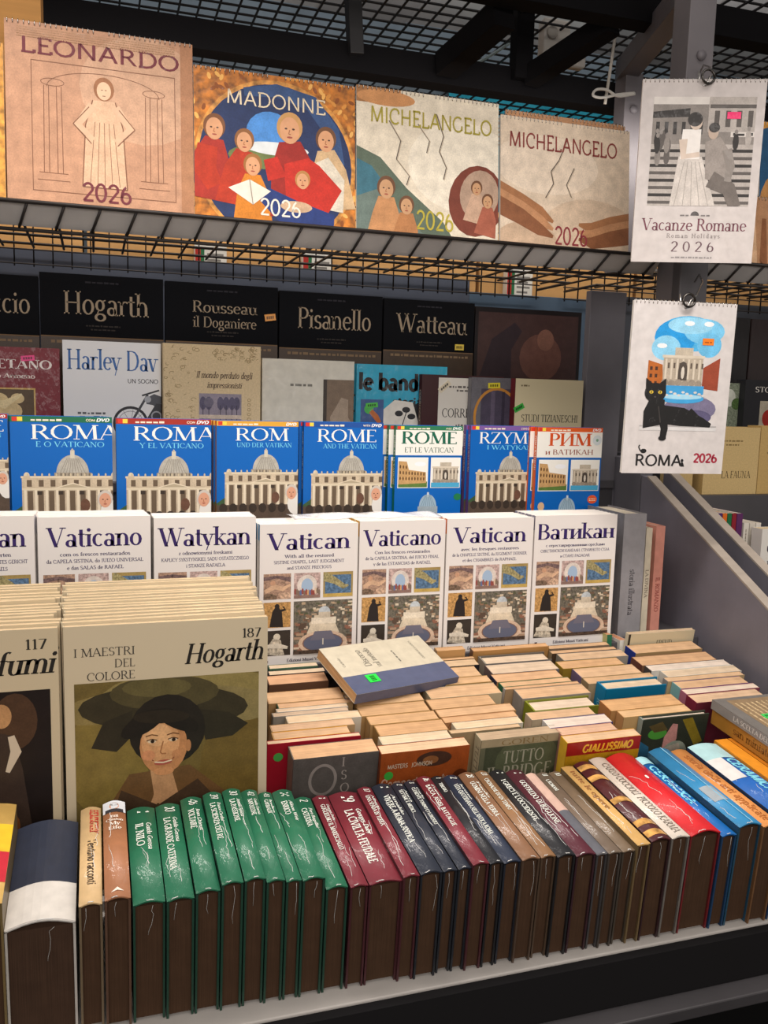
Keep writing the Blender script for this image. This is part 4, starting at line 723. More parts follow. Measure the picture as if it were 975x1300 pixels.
def cov_dark_portrait(c):
    c.rect(0, 0, 1, c.H, '#c6b596', 1); c.text('117', .95, .1, .05, '#33302a', 3, 'r', .1, True, .14, .06); c.text('Profumi', .98, .22, .11, '#26221e', 3, 'r', .45, True, .17, .05, .24)
    a, b, d, e = .05, .3, .96, c.H-.03; c.clip = (a, b, d, e); c.rect(a, b, d, e, '#1c1310', 2, 'art'); c.ell(.8, .45, .1, .14, '#4a3322', 3, 'art'); c.ell(.74, .42, .045, .06, '#b98a5c', 4, 'art'); c.limb([(.72, .5), (.68, .65), (.62, .95)], [.14, .3, .5], '#3a2c24', 3, 'art'); c.limb([(.78, .52), (.8, .6), (.76, .7)], [.03, .05, .02], '#c9b8a0', 5)
    c.ell(.72, .98, .09, .11, '#7a4a24', 5, 'art'); c.ell(.7, 1.0, .065, .085, '#d8a078', 6, 'art'); c.ell(.68, .99, .012, .007, '#3a2014', 7, n=8); c.ell(.73, .99, .012, .007, '#3a2014', 7, n=8); c.ell(.69, 1.05, .02, .008, '#a84a3a', 7, n=8); c.poly([(.5, 1.16), (.66, 1.08), (.76, 1.1), (.9, 1.25), (.9, e), (.45, e)], '#c99c78', 5, 'art'); c.clip = (0, 0, 1, c.H)
# ================================================================== books and calendars
# ---- calendars on the wire shelf
YC, ZC, TC = 1.462, ZS+.0165, math.radians(5)
def on_shelf(u0, u1, vb0, vt0, label, name_art, y=YC, w=None, **k):
    a, b, t = atY(u0, vb0, y), atY(u1, vb0, y), atY(u0, vt0, y+.02); W = w or b.x-a.x
    return calendar('wall_calendar', label, stand(a.x, y, ZC, TC), W, (t.z-ZC)/math.cos(TC), name_art, **k)
on_shelf(-215, 8, 262, 25, 'cream and yellow calendar cut by the picture edge, beside the brown drawing calendar', cal_painted)
on_shelf(10, 246.5, 262, 22, 'large parchment brown calendar with a pen drawing, titled LEONARDO', cal_parchment)
on_shelf(247.5, 451, 292, 82, 'orange gilt calendar with a round painting of robed figures, titled MADONNE', cal_gilt)
on_shelf(452.5, 632, 312, 107, 'cream fresco calendar with yellow lettering and a green hillside', cal_fresco)
on_shelf(634, 797, 330, 145, 'cream fresco calendar with red lettering and a dark crack, beside the grey post', cal_plaster, thick=.006)
for i, (du, dv, lab) in enumerate(((6, 4, 'grey blue calendar edge sticking out behind the red lettered fresco calendar'), (11, 1, 'rear one of the two calendars behind the red lettered fresco calendar'))):
    a = atY(634+du, 330, YC+.012*(i+1)); calendar('wall_calendar', lab, stand(a.x, YC+.012*(i+1), ZC, TC), .238, .234+.003*i, cal_drapery, page='#8d98a4')
a = atY(958, 335, 1.5); calendar('wall_calendar', 'blue green and gold painting calendar behind the black and white photo calendar', stand(a.x, 1.49, ZC, TC), .27, .285, cal_painted)
a = atY(877, 350, 1.5); calendar('wall_calendar', 'flesh coloured drapery calendar showing below the black and white photo calendar', stand(a.x, 1.465, ZC, TC), .2, .13, cal_drapery)
# ---- the two hanging calendars
def hung(tl, tr, y0, y1, h, label, art, hook, thick=.006):
    a, b = atY(*tl, y0), atY(*tr, y1); w = math.hypot(b.x-a.x, b.y-a.y); yaw = math.atan2(b.y-a.y, b.x-a.x)
    z = (a.z+b.z)/2-h; m = stand(a.x, a.y, z, math.radians(-2), yaw); root = calendar('hanging_calendar', label, m, w, h, art, thick, True, 'hanging calendars')
    top = m @ Vector((w/2, thick/2, h+.002)); bc = thing('hook', hook[1], 'hook', Matrix.Translation(hook[0]), 'wire hooks'); q = MB(); o = Vector(hook[0])
    pts = [Vector((0, 0, 0)), Vector((0, -.012, .012)), (top-o)*.3+Vector((.006, -.02, .008)), (top-o)*.75+Vector((.008, -.012, 0)), top-o+Vector((.003, -.008, .0)), top-o+Vector((.0, -.006, -.012)), top-o+Vector((-.006, .004, -.012)), top-o+Vector((-.008, .006, .012))]
    q.tube(pts, .0017, '#c9c6c2', 'steel', 6); q.build('hook_wire', bc)
    cl = MB(); t = top-o; cl.tube([t+Vector((.012*math.cos(k), -.009, .0+.011*math.sin(k))) for k in [i*math.pi/6 for i in range(13)]], .0022, '#55524f', 'steel', 6); cl.build('clip', bc)
    return root
hung((815, 103), (972, 103), 1.33, 1.255, .289, 'white calendar with a black and white piazza photograph, titled Vacanze Romane', cal_photo, ((1.038, 1.418, EZ+.585), 'steel hook on the grey post above the black and white photo calendar'))
hung((802, 380), (932, 388), 1.33, 1.305, .295, 'white calendar with a painted black cat by a fountain, titled ROMA', cal_cat, ((1.042, 1.394, EZ+.22), 'steel hook and ring on the post bracket above the cat calendar'))
# ---- black art monographs on the top step
def row(u0, u1, v, Y, Zb, name='book', label='', w=None, t=.02, **k):
    a, b = atY(u0, v, Y), atY(u1, v, Y); c = atY((u0+u1)/2, v, Y); W = w or b.x-a.x
    return book(name, label, k.pop('cat', 'book'), stand(a.x, Y, EZ+Zb+.0003), W, c.z-EZ-Zb, t, **k)
YB2 = 1.848; bk = dict(cover='#0b0c10', hard=True, m='matte', t=.022, group='black art books on the top step', page='#b8a684')
row(-112, 48, 346, YB2, ZB, 'art_book', 'black art book ending in the letters cio, beside the one titled with an H', art=blackbook('Carpaccio', None, .19, .8), **bk)
row(50, 207, 350, YB2, ZB, 'art_book', 'black art book with the title beginning with H, above the white motorcycle book', art=blackbook('Hogarth'), **bk)
row(210, 353, 361, YB2, ZB, 'art_book', 'black art book with a two line title and a small orange price tag', art=blackbook('Rousseau', 'il Doganiere', tw=.58), sticker=(.93, .27, .1, .06, '#c8863a', .15), **bk)
row(355, 486, 373, YB2, ZB, 'art_book', 'black art book with the title beginning with P, above the pale wrapped book', art=blackbook('Pisanello', tw=.72), **bk)
row(488, 603, 382, YB2, ZB, 'art_book', 'black art book with the title beginning with W and a small round yellow tag', art=blackbook('Watteau', tw=.78), sticker=(.84, .46, .1, .06, '#c9b048', 0), **bk)
row(604, 739, 393, YB2, ZB, 'art_book', 'dark brown picture book at the end of the row of black art books', art=darkpicture, cover='#1a1516', hard=True, t=.022, page='#b8a684')
# ---- third step: mixed art books
YH = 1.70
def H(*a, **k): return row(*a, Zb=ZH, **k)
H(-72, 75, 440, YH+.02, name='art_book', label='maroon book with a gilt sculpture picture and pink price tag', art=cov_oletano, cover='#7a1526', hard=True, t=.028, m='wrap', sticker=(.72, .1, .12, .05, '#f0468c', .1))
H(79, 204, 434, YH+.02, name='art_book', label='white motorcycle book with blue title letters', art=cov_harley, cover='#e9eaec', hard=True, t=.03)
H(207, 331, 438, YH, name='art_book', label='cream book with leafy border and a small picture of trees', art=cov_mondo, cover='#d9c39c', hard=True, t=.028, pm='page', m='linen')
H(333, 450, 457, YH+.012, name='art_book', label='pale grey wrapped book with a brown picture strip, beside the turquoise book', art=cov_white, cover='#d8d4c6', hard=True, t=.03, m='wrap')
H(453, 568, 464, YH+.058, name='art_book', label='turquoise book about flags with black lettering', art=cov_bandiere, cover='#29a9cc', hard=True, t=.04, m='wrap', sart=spine_text('le bandiere', '#17171b', 1.5, .55, False), sticker=(.17, .42, .13, .05, '#58c850', .1))
H(536, 640, 477, YH+.04, name='art_book', label='brown and white book with the title cut off behind the grey wrapped one', art=cov_correggio, cover='#3e1d20', hard=True, t=.016, sart=spine_text('CORREGGIO', '#c9b8a0', 2, .5), sticker=(.27, .13, .16, .06, '#e2d6bc', .7))
H(599, 662, 480, YH+.022, name='art_book', label='grey purple wrapped book with an orange circle and yellow tag', art=cov_grey, cover='#6c6a70', t=.016, m='wrap', sticker=(.45, .14, .24, .1, '#e8d83a', .05))
H(655, 741, 482, YH-.002, name='art_book', label='cream and maroon book titled STUDI TIZIANESCHI', art=cov_tiziano, cover='#d8cba6', spine='#6b1822', hard=True, t=.022, sticker=(.06, .38, .15, .07, '#3fae46', .5))
# ---- second step: guides to Rome, a few copies of each
YR = 1.55; rk = dict(Zb=ZR, name='city_guide', cat='guidebook', t=.0115, group='city guides to Rome', page='#e6dcc8', m='print')
def guides(u0, u1, v, label, f, spine, n=2, dx=-.004, Y=YR, stext=None, w=None):
    r = row(u0, u1, v, Y, label=label+', front copy', art=f, cover='#0062b8', spine=spine, sart=spine_text(stext, '#f0e8d8', 1.5, .5) if stext else None, w=w, **dict(rk))
    for k in range(1, n+1):
        m = r.matrix_world.copy(); m.translation += Vector((dx*k, .0125*k, 0)); dup(r, m, label+f', {ORD[k]} in its stack')
guides(-95, 9, 525, 'red headed Rome guide cut by the picture edge', roma('ROME', 'EN HET VATICAAN', '#b02a22', 'NL'), '#5c1e20', 1, 0)
guides(12, 142, 529, 'blue Rome guide with green header band, in Portuguese', roma('ROMA', 'E O VATICANO', '#1d6b4a', 'COM', tw=.88, tu=.63), '#1d5a40')
guides(147, 268, 532, 'blue Rome guide with red header band, in Spanish', roma('ROMA', 'Y EL VATICANO', '#a52f24', 'CON', tw=.88, tu=.61), '#6a2320', 1, .0)
guides(275, 379, 535, 'blue Rome guide with yellow header band, in German', roma('ROM', 'UND DER VATIKAN', '#e0a63a', '', tw=.66, tu=.55), '#c9862c')
guides(386, 487, 536.5, 'blue Rome guide with dark blue header band, in English', roma('ROME', 'AND THE VATICAN', '#1c4f9c', 'WITH', tw=.76, tu=.54), '#1c3f7c', 2, -.006, stext='ROME AND THE VATICAN')
guides(503, 588, 541, 'Rome guide with green lettering and spine, in French', roma('ROME', 'ET LE VATICAN', '#2d7a54', 'AVEC', 1), '#187048', 2, -.0095, stext='ROME ET LE VATICAN')
guides(598, 684, 541, 'blue Rome guide with purple header band, in Polish', roma('RZYM', 'I WATYKAN', '#7a5aa0', 'Z DVD', tw=.72, tu=.48), '#7a5296', 1, -.004, YR+.018, 'RZYM I WATYKAN')
guides(683, 765.5, 543, 'Rome guide with orange lettering and spine, in Russian', roma('РИМ', 'и ВАТИКАН', '#e2622a', '', 2, .66), '#e8641e', 1, -.0095, stext='РИМ и ВАТИКАН')
# ---- first step: white museum guides in stacks
YV = 1.383; ST = []
LINES = iter([('mit allen restaurierten', 'SIXTINISCHE KAPELLE, JUNGSTES GERICHT', 'und STANZEN RAFFAELS'), ('com os frescos restaurados', 'da CAPELA SISTINA, do JUIZO UNIVERSAL', 'e das SALAS de RAFAEL'), ('z odnowionymi freskami', 'KAPLICY SYKSTYNSKIEJ, SADU OSTATECZNEGO', 'i STANZE RAFAELA'), ('With all the restored', 'SISTINE CHAPEL, LAST JUDGEMENT', 'and STANZE PRECIOUS'), ('Con los frescos restaurados', 'de la CAPILLA SIXTINA, del JUICIO FINAL', 'y de las ESTANCIAS de RAFAEL'), ('avec les fresques restaurees', 'de la CHAPELLE SIXTINE, du JUGEMENT DERNIER', 'et des CHAMBRES de RAPHAEL'), ('c отреставрированными фресками', 'СИКСТИНСКОЙ КАПЕЛЛЫ, СТРАШНОГО СУДА', 'и СТАНЦ РАФАЭЛЯ')])
def stack(u0, u1, v, title, label, tab, n, dx, tw=.84):
    def sp(c): c.rect(0, 0, c.H*2.4, 1, tab, 2)
    r = row(u0, u1, v, YV, Zb=ZV, name='museum_guide', label=label+', front copy', cat='guidebook', art=vatican(title, tw, next(LINES)), cover='#e0dad5', t=.0108, page='#efe9df', sart=sp, group='white museum guides in stacks', pm='sheet')
    for k in range(1, n):
        m = r.matrix_world.copy(); m.translation += Vector((dx*k+R.uniform(-.001, .001), .0119*k, 0)); dup(r, m, label+f', {ORD[k]} in its stack')
stack(-96, 43, 656, 'Vatikan', 'white Vatican guide cut by the picture edge', '#e3ddd2', 5, .0005)
stack(47, 191, 656, 'Vaticano', 'white guide titled Vaticano behind the hat portrait magazines', '#2a4fb0', 6, -.0011)
stack(195, 325, 657, 'Watykan', 'white guide titled Watykan', '#b9b4ac', 5, -.0004, .9)
stack(330, 455, 665, 'Vatican', 'white guide titled Vatican with a blue spine tab', '#2d8fc6', 6, -.0012)
stack(457, 566, 661, 'Vaticano', 'white guide titled Vaticano with a yellow spine tab', '#e8b030', 6, -.0004, .9)
stack(568, 678, 658, 'Vatican', 'white guide titled Vatican with an orange spine tab', '#f08020', 6, -.001)
stack(680, 784, 654, 'Ватикан', 'white guide with its title in Cyrillic letters', '#8d8a9a', 6, -.0008, .94)
def spine_out(ur, v, Y, Zb, t, w, h, label, cover, spine, sart, m='wrap', roll=0, page='#d8cdb8'):
    a = atY(ur, v, Y); return book('book', label, 'book', stand(a.x, Y, Zb, 0, math.pi/2) @ Matrix.Rotation(roll, 4, 'X'), w, h, t, cover=cover, spine=spine, sart=sart, m=m, hard=True, page=page)
a = atY(820, 652, 1.405)
spine_out(821, 655, 1.405, EZ+ZV+.0003, .048, .13, a.z-EZ-ZV, 'thick grey wrapped book standing spine out beside the Cyrillic guides', '#7d7b7e', '#8f8d90', spine_text('storia illustrata', '#4e4c50', 2.2, .25))
spine_out(829, 665, 1.425, EZ+ZV+.0003, .0135, .12, .205, 'cream book with upright spine between the grey wrapped book and the pink one', '#d9d0bd', '#d6cbb4', spine_text('LA DIVINA', '#7a6f60', 6, .5))
spine_out(845, 664, 1.425, EZ+ZV+.0003, .020, .12, .208, 'pink spined book at the end of the row beside the grey side panel', '#d99a88', '#cf8d7c', spine_text('IL ROMANZO', '#8c3a34', 5, .45))
# ---- thin film thrown over the tops of the white guides
fm = MB(); f0, f1 = atY(372, 652, 1.40), atY(560, 655, 1.40); nx, ny = 40, 10
zt3 = atY(510, 660, YV).z
def fz(i, j): return zt3+.0035+.004*math.sin(math.pi*i/40)*math.sin(math.pi*j/10)+.0014*math.sin(i*.45+j*.35)
fv = [(f0.x+(f1.x-f0.x)*i/nx, 1.388+.068*j/ny+.003*math.sin(i*.5), fz(i, j)) for i in range(nx+1) for j in range(ny+1)]
fm.add(fv, [(i*(ny+1)+j, (i+1)*(ny+1)+j, (i+1)*(ny+1)+j+1, i*(ny+1)+j+1) for i in range(nx) for j in range(ny)], '#ffffff', 'wrap', True)
fo = fm.build('plastic_film'); fo.data.materials.clear(); fo.data.materials.append(FILM); so = fo.modifiers.new('solidify', 'SOLIDIFY'); so.thickness = .0004
tag(fo, 'crumpled clear film lying over the tops of the white Vatican guides', 'plastic film')
# ---- art magazines
def magazines(X0, w, n, label0, labelk, art, dv):
    t = .0088; Y = 1.106; h = .352
    r = book('art_magazine', label0, 'magazine', stand(X0, Y, bed(Y+t)+.0005, 0, 0, 0), w, h, t, cover='#cbbd9e', art=art, m='print', group=labelk[1], page='#cfb692')
    cover = [c for c in r.children if c.name.startswith('cover')][0]; pages = [c for c in r.children if c.name.startswith('page')][0]
    for k in range(1, n):
        y = Y+.0098*k; m = stand(X0+R.uniform(-.0025, .0025), y, bed(y+t)+.0005-.0012*k+.0012*k, R.uniform(-.0005, .0005), R.uniform(-.0012, .0012), 0); rl = R.uniform(-.01, .01); m = m @ Matrix.Rotation(rl, 4, 'Y'); m.translation.z += R.uniform(0, .002)+max(0, rl)*w+.0003; dup(r, m, labelk[0].format(ORD[k]))
a = atY(80, 803, 1.106); b = atY(341, 782, 1.106)
magazines(a.x, b.x-a.x-.001, 15, 'cream art magazine number 187 with a smiling woman in a dark hat', ('cream art magazine, {} in the stack of the smiling hat portrait', 'cream art magazines in the stack of number 187'), cov_portrait, 0)
magazines(a.x-.258, .252, 15, 'cream art magazine number 117 with a dark double portrait', ('cream art magazine, {} in the stack of the dark double portrait', 'cream art magazines in the stack of number 117'), cov_dark_portrait, 0)
# ---- front row: spine up, tail to the viewer
NV = Vector((0, -math.sin(BA), math.cos(BA))); TV = Vector((0, math.cos(BA), math.sin(BA)))
NF = Vector((0, -math.sin(BF), math.cos(BF))); TF = Vector((0, math.cos(BF), math.sin(BF)))
def creases(root, L, t, b):
    """thin ridges of the shrink film along the spine and at the tail edge, each a piece of its own"""
    sx = lambda y: -b*math.sin(math.pi*max(0, min(1, y/t)))-.0006
    def ridge(pts, r, col):
        if len(pts) > 1: q = MB(); q.tube(pts, r, col, 'crease', 4); q.build('film_crease', root)
    for k in range(R.randint(2, 4)):
        y = t*R.uniform(.12, .88); z = L*R.uniform(.05, .6); e = min(L*.97, z+L*R.uniform(.1, .38)); pts = []
        while z < e: pts.append((sx(y), y, z)); z += L*R.uniform(.015, .05); y = max(.0006, min(t-.0006, y+t*R.uniform(-.07, .07)))
        ridge(pts, R.uniform(.00018, .00038), '#e6e6e2')
    y0 = R.uniform(.25, .6)*t
    ridge([(sx(y0+t*.06*i)-.0002*(i % 2), y0+t*.06*i, R.uniform(-.0008, .0012)) for i in range(5)], .0004, '#e6e6e2')
    y = t*R.uniform(.3, .7); x = .002; pts = []
    for i in range(R.randint(3, 6)): pts.append((x, y, -.0006)); x += R.uniform(.004, .014); y += t*R.uniform(-.08, .08)
    ridge(pts, .00022, '#b9b9b6')
def front(uL, uR, v, label, col, text=None, tcol='#e8e4d8', L=.182, bulge=.004, m='wrap', sart=None, page='#4a3526', hard=True, group=None, serif=True, board=None):  # page: cream edges coloured dark brown, with their shade put into the colour
    Yf = max(.879, .908-.033*max(0, (uL-100)/900*.85))+R.uniform(-.002, .002); Yt = Yf-.0145
    p, q = atY(uL, v, Yt), atY(uR, v, Yt); w = ((p.z+q.z)/2-bedf(Yf))/math.cos(BF); t = q.x-p.x-.0006
    o = Vector((q.x, Yf, bedf(Yf)+.0004))+NF*w
    mat = Matrix(((0, -1, 0, o.x), (-NF.y, 0, TF.y, o.y), (-NF.z, 0, TF.z, o.z), (0, 0, 0, 1)))
    f = sart or (spine_text(text, tcol, .7, .42, serif) if text else None)
    dk = '#%02x%02x%02x' % tuple(int(int(col[i:i+2], 16)*.45+14) for i in (1, 3, 5))  # boards take a darkened spine colour that stands for their shade
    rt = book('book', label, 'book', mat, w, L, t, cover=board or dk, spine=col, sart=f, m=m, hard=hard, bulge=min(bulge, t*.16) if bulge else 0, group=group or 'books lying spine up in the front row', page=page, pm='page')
    if m == 'wrap' and t > .008: creases(rt, L, t, min(bulge, t*.16) if bulge else 0)
    return rt
def number_title(n, a, b, col='#e2e6dc'):
    def f(c):
        c.text(n, .25, .64, .42, col, 2, 'l', None, True, .14, .07); c.text(a, 1.1, .36, .17, col, 2, 'l', min(1.8, c.W*.3), True, .16, .1)
        c.text(b, 1.1, .74, .27, col, 2, 'l', min(c.W*.6, .2*len(b)), True, .17, .1)
    return f
GRN, MAR, NAV, TAN = '#1f6b4c', '#7a2733', '#252b38', '#8a6448'
front(-60, 3, 1150, 'yellow and red covered book cut by the picture edge, beside the thick navy volume', '#d8b060', None, L=.182, sart=lambda c: (c.rect(1, 0, 2.2, 1, '#e8c02c', 2), c.rect(2.2, 0, 3.4, 1, '#c8283a', 2)))
def navy_vol(c): c.rect(0, 0, c.W*.66, 1, '#2a3040', 2); c.rect(c.W*.66, 0, c.W, 1, '#d5d0c8', 2)
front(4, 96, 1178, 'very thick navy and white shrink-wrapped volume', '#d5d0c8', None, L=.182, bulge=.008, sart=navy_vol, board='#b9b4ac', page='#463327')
def racconti(c): c.text('HEMINGWAY', .3, .55, .42, '#b5342c', 2, 'l', c.W*.27, True, .2, .12); c.text('Ventuno racconti', .38*c.W, .64, .4, '#3a2c24', 2, 'l', c.W*.46, False, .14, .12)
front(99, 130, 1150, 'cream book with red and black spine lettering, beside the tan memoir', '#d8b684', None, L=.182, sart=racconti)
def memoir(c):
    c.rect(0, 0, .95, 1, '#cdd0d4', 2); c.ell(.46, .5, .28, .22, '#c98f72', 3); c.ell(.32, .5, .12, .2, '#8c8a88', 4); c.rect(.7, .1, .95, .9, '#2c2c34', 3)
    for i, (t, s) in enumerate((('Bill', .2), ('Clinton', .2), ('My', .3), ('Life', .3))):
        ps, ln = strokes(t, .16, .07, True); k = min(s, .8/ln); u = 1.22+(.26 if i < 2 else .36)*i-(.1 if i > 1 else 0)
        for p in ps: c.poly([(u+.2-y*s, .5-(x-ln/2)*k*-1*-1) if 0 else (u+.2-y*s*.9, .5-ln*k/2*-1-x*k) for x, y in p][::1], '#efe4d6', 3)
    c.poly([(c.W-.55, .5), (c.W-.3, .25), (c.W-.35, .5), (c.W-.3, .75)], '#efe4d6', 3)
front(132, 166, 1142, 'tan memoir with a small portrait at the top of its spine', '#a8714e', None, L=.184, sart=memoir)
for i, (a, b, v, n, x, y) in enumerate(((168, 210, 1148, '1', 'Guido Gerosa', 'IL NILO'), (211, 247, 1143, '10', 'Guido Gerosa', 'LA GRANDE CATERINA'), (248, 280, 1133, '46', 'Jean Orieux', 'VOLTAIRE'), (281, 309, 1122, '39', 'Franco Cardini', 'LA SCIENZA DEI RE'), (310, 337, 1117, '30', 'Antonio Spinosa', 'LA PASSIONE'), (338, 362, 1119, '42', 'Guido Gerosa', 'NAPOLEONE'), (363, 383, 1119, '43', 'Indro', 'GARIBALDI'), (384, 413, 1117, '14', 'Alison Weir', 'ENRICO'), (414, 442, 1129, '2', 'Piero Bargellini', 'CATERINA'))):
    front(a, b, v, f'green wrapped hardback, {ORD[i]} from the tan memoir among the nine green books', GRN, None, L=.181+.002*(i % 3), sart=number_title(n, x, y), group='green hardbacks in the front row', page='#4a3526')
F = [(445, 468, 1127, 'maroon wrapped hardback beside the last green book', MAR, ('1', 'Georges Duby', 'GUGLIELMO IL MARESCIALLO')), (469, 511, 1122, 'wide maroon wrapped hardback with a two line title and the number 19', MAR, ('19', 'Georges Duby', 'LA CIVILTA FEUDALE')), (512, 533, 1114, 'maroon wrapped hardback before the first navy one, creased film down its spine', MAR, ('17', 'Alberto', 'UNA SPADA IN TERRA')),
 (534, 562, 1110, 'navy hardback under crumpled film, first of the dark blue run', NAV, ('1', 'Arnaldo', 'VIVERE A ROMA ANTICA')), (563, 581, 1107, 'narrow navy hardback, second of the dark blue run', NAV, ('2', 'Anna', 'SETTIME E MEDICI')), (582, 599, 1104, 'narrow navy hardback next before the thin maroon one', NAV, ('3', 'Carlo', 'CLEMENTE TORINO E I LORENZO')),
 (600, 621, 1098, 'thin maroon hardback between two navy ones', MAR, ('16', 'Franco', 'BACCA, ASSISI, BATTAGLIE')), (622, 639, 1097, 'black navy hardback beside the thin maroon one, short title', '#1a1c22', ('1', '', 'TIBERIO')), (640, 662, 1096, 'blue navy hardback about daily life in ancient Rome, before the tan pair', '#2a3346', ('2', 'Jerome', "VITA QUOTIDIANA NELL'ANTICA ROMA")),
 (663, 686, 1092, 'tan brown hardback, wider one of the pair beside the navy books', TAN, ('18', 'Paolo', 'UOMINI NELLA TERRA')), (687, 706, 1089, 'tan brown hardback, narrower one of the pair, beside the black one', '#8f6a48', ('21', '', 'CRONACHE DI UN TEMPO')), (708, 731, 1088, 'black hardback titled I GRECI beside the tan pair', '#1d1e22', ('', '', "I GRECI E L'OCCIDENTE")),
 (732, 757, 1087, 'purple maroon hardback titled GOFFREDO', '#57222f', ('1', '', 'GOFFREDO DI BUGLIONE'))]
for (a, b, v, lab, col, (n, x, y)) in F: front(a, b, v, lab, col, None, L=.188+.012*min(1, (a-440)/250), sart=number_title(n or '1', x, y))
def half(c): c.rect(0, 0, c.W*.5, 1, '#c9a898', 2); c.rect(c.W*.5, 0, c.W, 1, '#5d5f66', 2)
front(758, 772, 1086, 'slim book half pink and half grey beside the purple maroon one', '#6d6a6c', None, L=.192, sart=half, bulge=.002)
front(773, 790, 1084, 'grey brown wrapped book beside the half pink one', '#6f5f50', None, L=.192, sart=number_title('11', '', 'L ROMANI'), bulge=.002)
front(791, 808, 1082, 'grey brown wrapped book beside the pale yellow one', '#7a6752', None, L=.192, sart=number_title('10', '', ''), bulge=.002)
front(809, 826, 1073, 'pale yellow book between the grey brown and the gilt banded one', '#cfa563', 'tutte le opere', '#8c5c34', L=.192, bulge=.001)
def gilt(c):
    for a in (.05, .2, .5, .78, .9): c.rect(c.W*a, 0, c.W*a+.42, 1, '#b88a4a', 2, 'gold')
front(827, 852, 1068, 'maroon book with gilt bands across its spine', '#4d1c20', None, L=.192, sart=gilt, bulge=.005)
front(853, 876, 1064, 'white book with its author title reading upside down, beside the red one', '#d5cabc', 'CARLO COCCIOLI  PICCOLO KARMA', '#6e6459', L=.2, bulge=.003)
front(877, 915, 1060, 'bright red wrapped book, the widest at its end of the front row', '#cf1f26', None, L=.2, sart=lambda c: c.ell(c.W*.35, .5, .1, .05, '#e8e0d8', 2), bulge=.007)
def ceram(c): c.rect(0, 0, c.W*.1, 1, '#9fd0d8', 2); c.text('CERAMICA', c.W*.14, .72, .5, '#7fd4e8', 3, 'l', c.W*.5, False, .24, .2)
front(917, 936, 1062, 'blue ceramics book beside the bright red one', '#1566b0', None, L=.2, sart=ceram, bulge=.003)
front(938, 967, 1049, 'light blue book in thick clouded film with a grey tape square', '#2f86b8', None, L=.2, sart=lambda c: (c.rect(c.W*.55, .25, c.W*.55+1, .85, '#9aa4aa', 2), c.rect(0, .4, c.W, .46, '#7fb8d4', 2)), bulge=.005)
front(969, 992, 1049, 'peach orange book beside the light blue film wrapped one', '#d8904e', 'storia delle arti applicate', '#a8622c', L=.2, bulge=.003)
front(994, 1034, 1040, 'blue book titled CERAMICA with a white label, beside the peach orange one', '#1d5fae', None, L=.2, sart=lambda c: (c.rect(0, 0, c.W*.22, 1, '#a8cdd0', 2), c.rect(c.W*.22, .5, c.W*.5, 1, '#d8d6d2', 2), c.text('CERAMICA', c.W*.24, .42, .36, '#7fd4e8', 3, 'l', c.W*.46, False, .24, .2)), bulge=.004)
XE = max(o.matrix_world.translation.x for o in COL.objects if o.get('group') == 'books lying spine up in the front row')
for x0, x1, lab, col in ((XE+.001, .917, 'amber orange book at the end of the front row, beside the second blue ceramics book', '#d88a22'), (.918, .985, 'thick orange volume under the flat golden brown book', '#c9781c'), (.988, 1.075, 'very thick brown volume under the flat golden brown book, by the side panel', '#7a4c2a')):
    Yf = .88; o = Vector((x1, Yf, bedf(Yf)+.0004))+NF*.15
    book('book', lab, 'book', Matrix(((0, -1, 0, o.x), (-NF.y, 0, TF.y, o.y), (-NF.z, 0, TF.z, o.z), (0, 0, 0, 1))), .15, .206, x1-x0-.0006, cover=col, spine=col, m='wrap', hard=True, page='#4a3526', group='books lying spine up in the front row')  # page edges dark with painted shade, like the rest of the row
# ---- paperbacks standing on the sloping deck, in columns
def top_plane(u, v): return atP(u, v, EZ-.485, 1.12, .19)
BUFF, CREAM, WHITE = '#c9a67a', '#d8bd92', '#ddd2bc'
def blend(p, q='#c8a48c', k=.4): return '#%02x%02x%02x' % tuple(int(int(p[i:i+2], 16)*(1-k)+int(q[i:i+2], 16)*k) for i in (1, 3, 5))
def column(rows, where, tmax=.034):
    """rows run from the front of the column to its back: (uL,vL,uR,vR,cover,spine,page,label,extra)"""
    P = []
    for r_ in rows:
        a, b = top_plane(r_[0], r_[1]), top_plane(r_[2], r_[3])
        if (a.y+b.y)/2 > 1.352: a, b = atY(r_[0], r_[1], 1.352), atY(r_[2], r_[3], 1.352)
        P.append([(a.y+b.y)/2, a.x, b.x, (a.z+b.z)/2])
    for i in range(1, len(P)):                       # keep every book clear of the one before it
        need = P[i-1][0]+.0075
        if P[i][0] < need: P[i][3] += .19*(need-P[i][0]); P[i][0] = need
    for i, r_ in enumerate(rows):
        y, x0, x1, z = P[i]; nxt = P[i+1][0] if i+1 < len(P) else min(y+.014, 1.371)
        t = max(.0066, min(tmax, (nxt-y)/math.cos(BA)-.0006)); ex = dict(r_[8]) if len(r_) > 8 else {}; dz = ex.pop('dz', 0); t = min(t, ex.pop('t', 9))
        h = (z+dz-bed(y))*math.cos(BA); base = Vector((x0, y, z+dz))-NV*(h-.0004)
        mat = Matrix.Translation(base) @ Matrix.Rotation(BA, 4, 'X') 
        book('paperback', r_[7], 'book', mat, x1-x0, h, t, cover=r_[4], spine=r_[5], page=blend(r_[6]), group=where, **ex)
def title(t, v=.5, size=.14, col='#2a2622', tw=.7, serif=True, bg=None, u=.5, extra=None):
    def f(c):
        if bg: c.rect(0, 0, 1, c.H, bg, 1)
        if extra: extra(c)
        c.text(t, u, v, size, col, 3, 'c', tw, serif, .17, .06)
    return f
